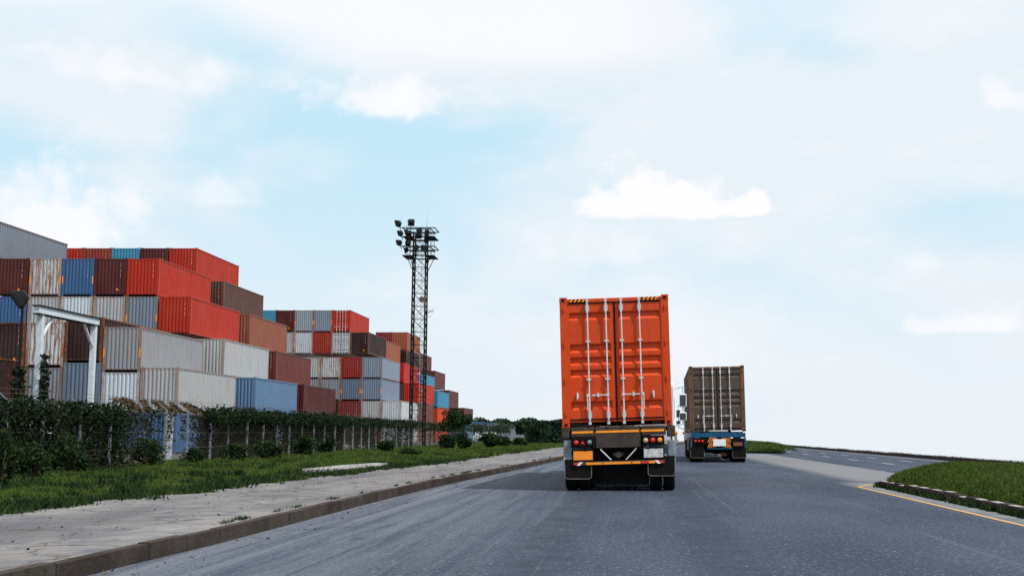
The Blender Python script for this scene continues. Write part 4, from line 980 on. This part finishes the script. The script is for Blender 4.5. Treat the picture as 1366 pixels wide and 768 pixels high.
# verge
n = 330000; u = rng.uniform(0, 1, n); y = 15/(1-u*(1-15/105)); t = rng.uniform(0, 1, n)
WX = np.interp(y, [a for a, b in WALK], [b for a, b in WALK]); edge = .22*np.sin(y*1.1)+.16*np.sin(y*2.9)+.10*np.sin(y*7)+rng.normal(0, .05, n)
x = WX+.12+edge - t*(WX+17.2); z = .15+.05*np.sin(x*.9+1.3)*np.sin(y*.23)+.03*np.sin(x*2.1+y*.8)
sc = np.clip(y/30, .7, 2.2)
tag(blades('verge_grass', np.stack([x, y, z-.02], 1), .085*sc, .011*sc), 'lush green grass on the verge between pavement and fence', 'grass', kind='stuff')
# tufts along the pavement edge
n = 26000; y = rng.uniform(14, 60, n); WX = np.interp(y, [a for a, b in WALK], [b for a, b in WALK])
x = WX+.15*np.sin(y*1.1)+.12*np.sin(y*2.9)+rng.normal(0, .13, n)
tag(blades('edge_weeds', np.stack([x, y, np.full(n, .13)], 1), .12, .014, M['shrub']), 'ragged dark weeds along the pavement edge', 'weeds', kind='stuff')
n = 36000; ci = rng.integers(0, 420, n); cy = 15+rng.uniform(0, 1, 420)**1.6*75; ct = rng.uniform(0, 1, 420); cw = np.interp(cy, [a for a, b in WALK], [b for a, b in WALK])
cx = cw+.25-ct**1.3*(cw+16.8); cs = rng.uniform(.06, .28, 420)
x = cx[ci]+rng.normal(0, 1, n)*cs[ci]; y = cy[ci]+rng.normal(0, 1, n)*cs[ci]
tag(blades('broad_weeds', np.stack([x, y, np.full(n, .14)], 1), .16, .022, M['shrub']), 'darker clumps of broad weeds in the verge grass', 'weeds', kind='stuff')
n = 2600; ci = rng.integers(0, 60, n); cy = 16+rng.uniform(0, 1, 60)**1.2*44; ck = np.interp(cy, [a for a, b in KERB], [b for a, b in KERB]); cw = np.interp(cy, [a for a, b in WALK], [b for a, b in WALK])
ct = rng.uniform(0, 1, 60); ct = np.where(rng.uniform(0, 1, 60) < .5, .02+.03*ct, .75+.25*ct); cx = ck-.16+(cw-ck)*ct; cs = rng.uniform(.02, .07, 60)
x = cx[ci]+rng.normal(0, .6, n)*cs[ci]; y = cy[ci]+rng.normal(0, 2.2, n)*cs[ci]
tag(blades('pavement_weeds', np.stack([x, y, np.full(n, .155)], 1), .05, .009, M['shrub']), 'tiny weeds sprouting from cracks in the pavement', 'weeds', kind='stuff')
# island grass
pp = []
n = 170000; x = rng.uniform(6.2, 10, n); y = 31.6-(rng.uniform(0, 1, n)**.8)*18
zz_ = np.array([islz(a, b) or -1 for a, b in zip(x, y)]); k = zz_ > 0
tag(blades('island_grass', np.stack([x[k], y[k], zz_[k]-.02], 1), .075, .011), 'bright green grass on the raised traffic island', 'grass', kind='stuff')
n = 16000; y = rng.uniform(13, 31.3, n); x = np.array([i0a(v) for v in y])+rng.normal(-.17, .05, n)
k = (np.sin(y*2.3)+np.sin(y*5.7)) > -1.0
tag(blades('kerb_weeds', np.stack([x[k], y[k], np.full(k.sum(), .0)], 1), .10, .016, M['shrub']), 'dark weeds along the foot of the island kerb', 'weeds', kind='stuff')
n = 26000; y = rng.uniform(79.5, 140, n); x = rng.uniform(7.7, 10.7, n)
tag(blades('island_grass', np.stack([x, y, .1+.5*np.sin(np.pi*np.clip((x-7.6)/3.2, 0, 1))**.55*np.clip((y-79)/4, 0, 1)**.5], 1), .14, .03), 'grass on the farther traffic island beyond the second truck', 'grass', kind='stuff')
n = 34000; y = 20+(rng.uniform(0, 1, n)**1.4)*150; x = EDGE+.1+np.abs(rng.normal(0, .25, n)); q = np.sin(y*1.7)+np.sin(y*.63)+np.sin(y*4.1)
k = q > -.2; y, x = y[k], x[k]
tag(blades('edge_weeds', np.stack([x, y, np.full(len(x), -.03)], 1), .19, .03, M['shrub']), 'straggly weeds along the outer road edge', 'weeds', kind='stuff')
# far verge beyond y=105
n = 40000; y = 105+rng.uniform(0, 1, n)*60; WX = np.interp(y, [a for a, b in WALK], [b for a, b in WALK]); x = WX-.1-rng.uniform(0, 1, n)*(WX+17)
tag(blades('verge_grass', np.stack([x, y, np.full(n, .12)], 1), .2, .03), 'far green verge grass beside the bend', 'grass', kind='stuff')
# crumbs of soil, stones and leaves on the pavement and road edge
n = 2400; y = 9+45*rng.uniform(0, 1, n)**1.5; KX = np.interp(y, [a for a, b in KERB], [b for a, b in KERB]); WX = np.interp(y, [a for a, b in WALK], [b for a, b in WALK])
t = rng.uniform(0, 1, n)**.8; x = KX-.2+(WX-KX+.3)*t; P = np.stack([x, y, np.full(n, .175)], 1)
road = rng.uniform(0, 1, n) < .22; P[road, 0] = KX[road]+np.abs(rng.normal(0, .5, road.sum()))+.03; P[road, 2] = .012
s_ = .004+.022*rng.uniform(0, 1, (n, 1))**3; a = rng.uniform(0, 6.28, n); U = np.stack([np.cos(a), np.sin(a), rng.normal(0, .2, n)], 1)*s_; V = np.stack([-np.sin(a), np.cos(a), np.abs(rng.normal(.3, .3, n))], 1)*s_
tag(quads('debris', P, U, V, M['litter']), 'crumbs of soil and dry leaves strewn over the pavement', 'debris', kind='stuff')

scene.cycles.use_adaptive_sampling = True
scene.cycles.max_bounces = 6; scene.cycles.transparent_max_bounces = 6
scene.cycles.use_denoising = False
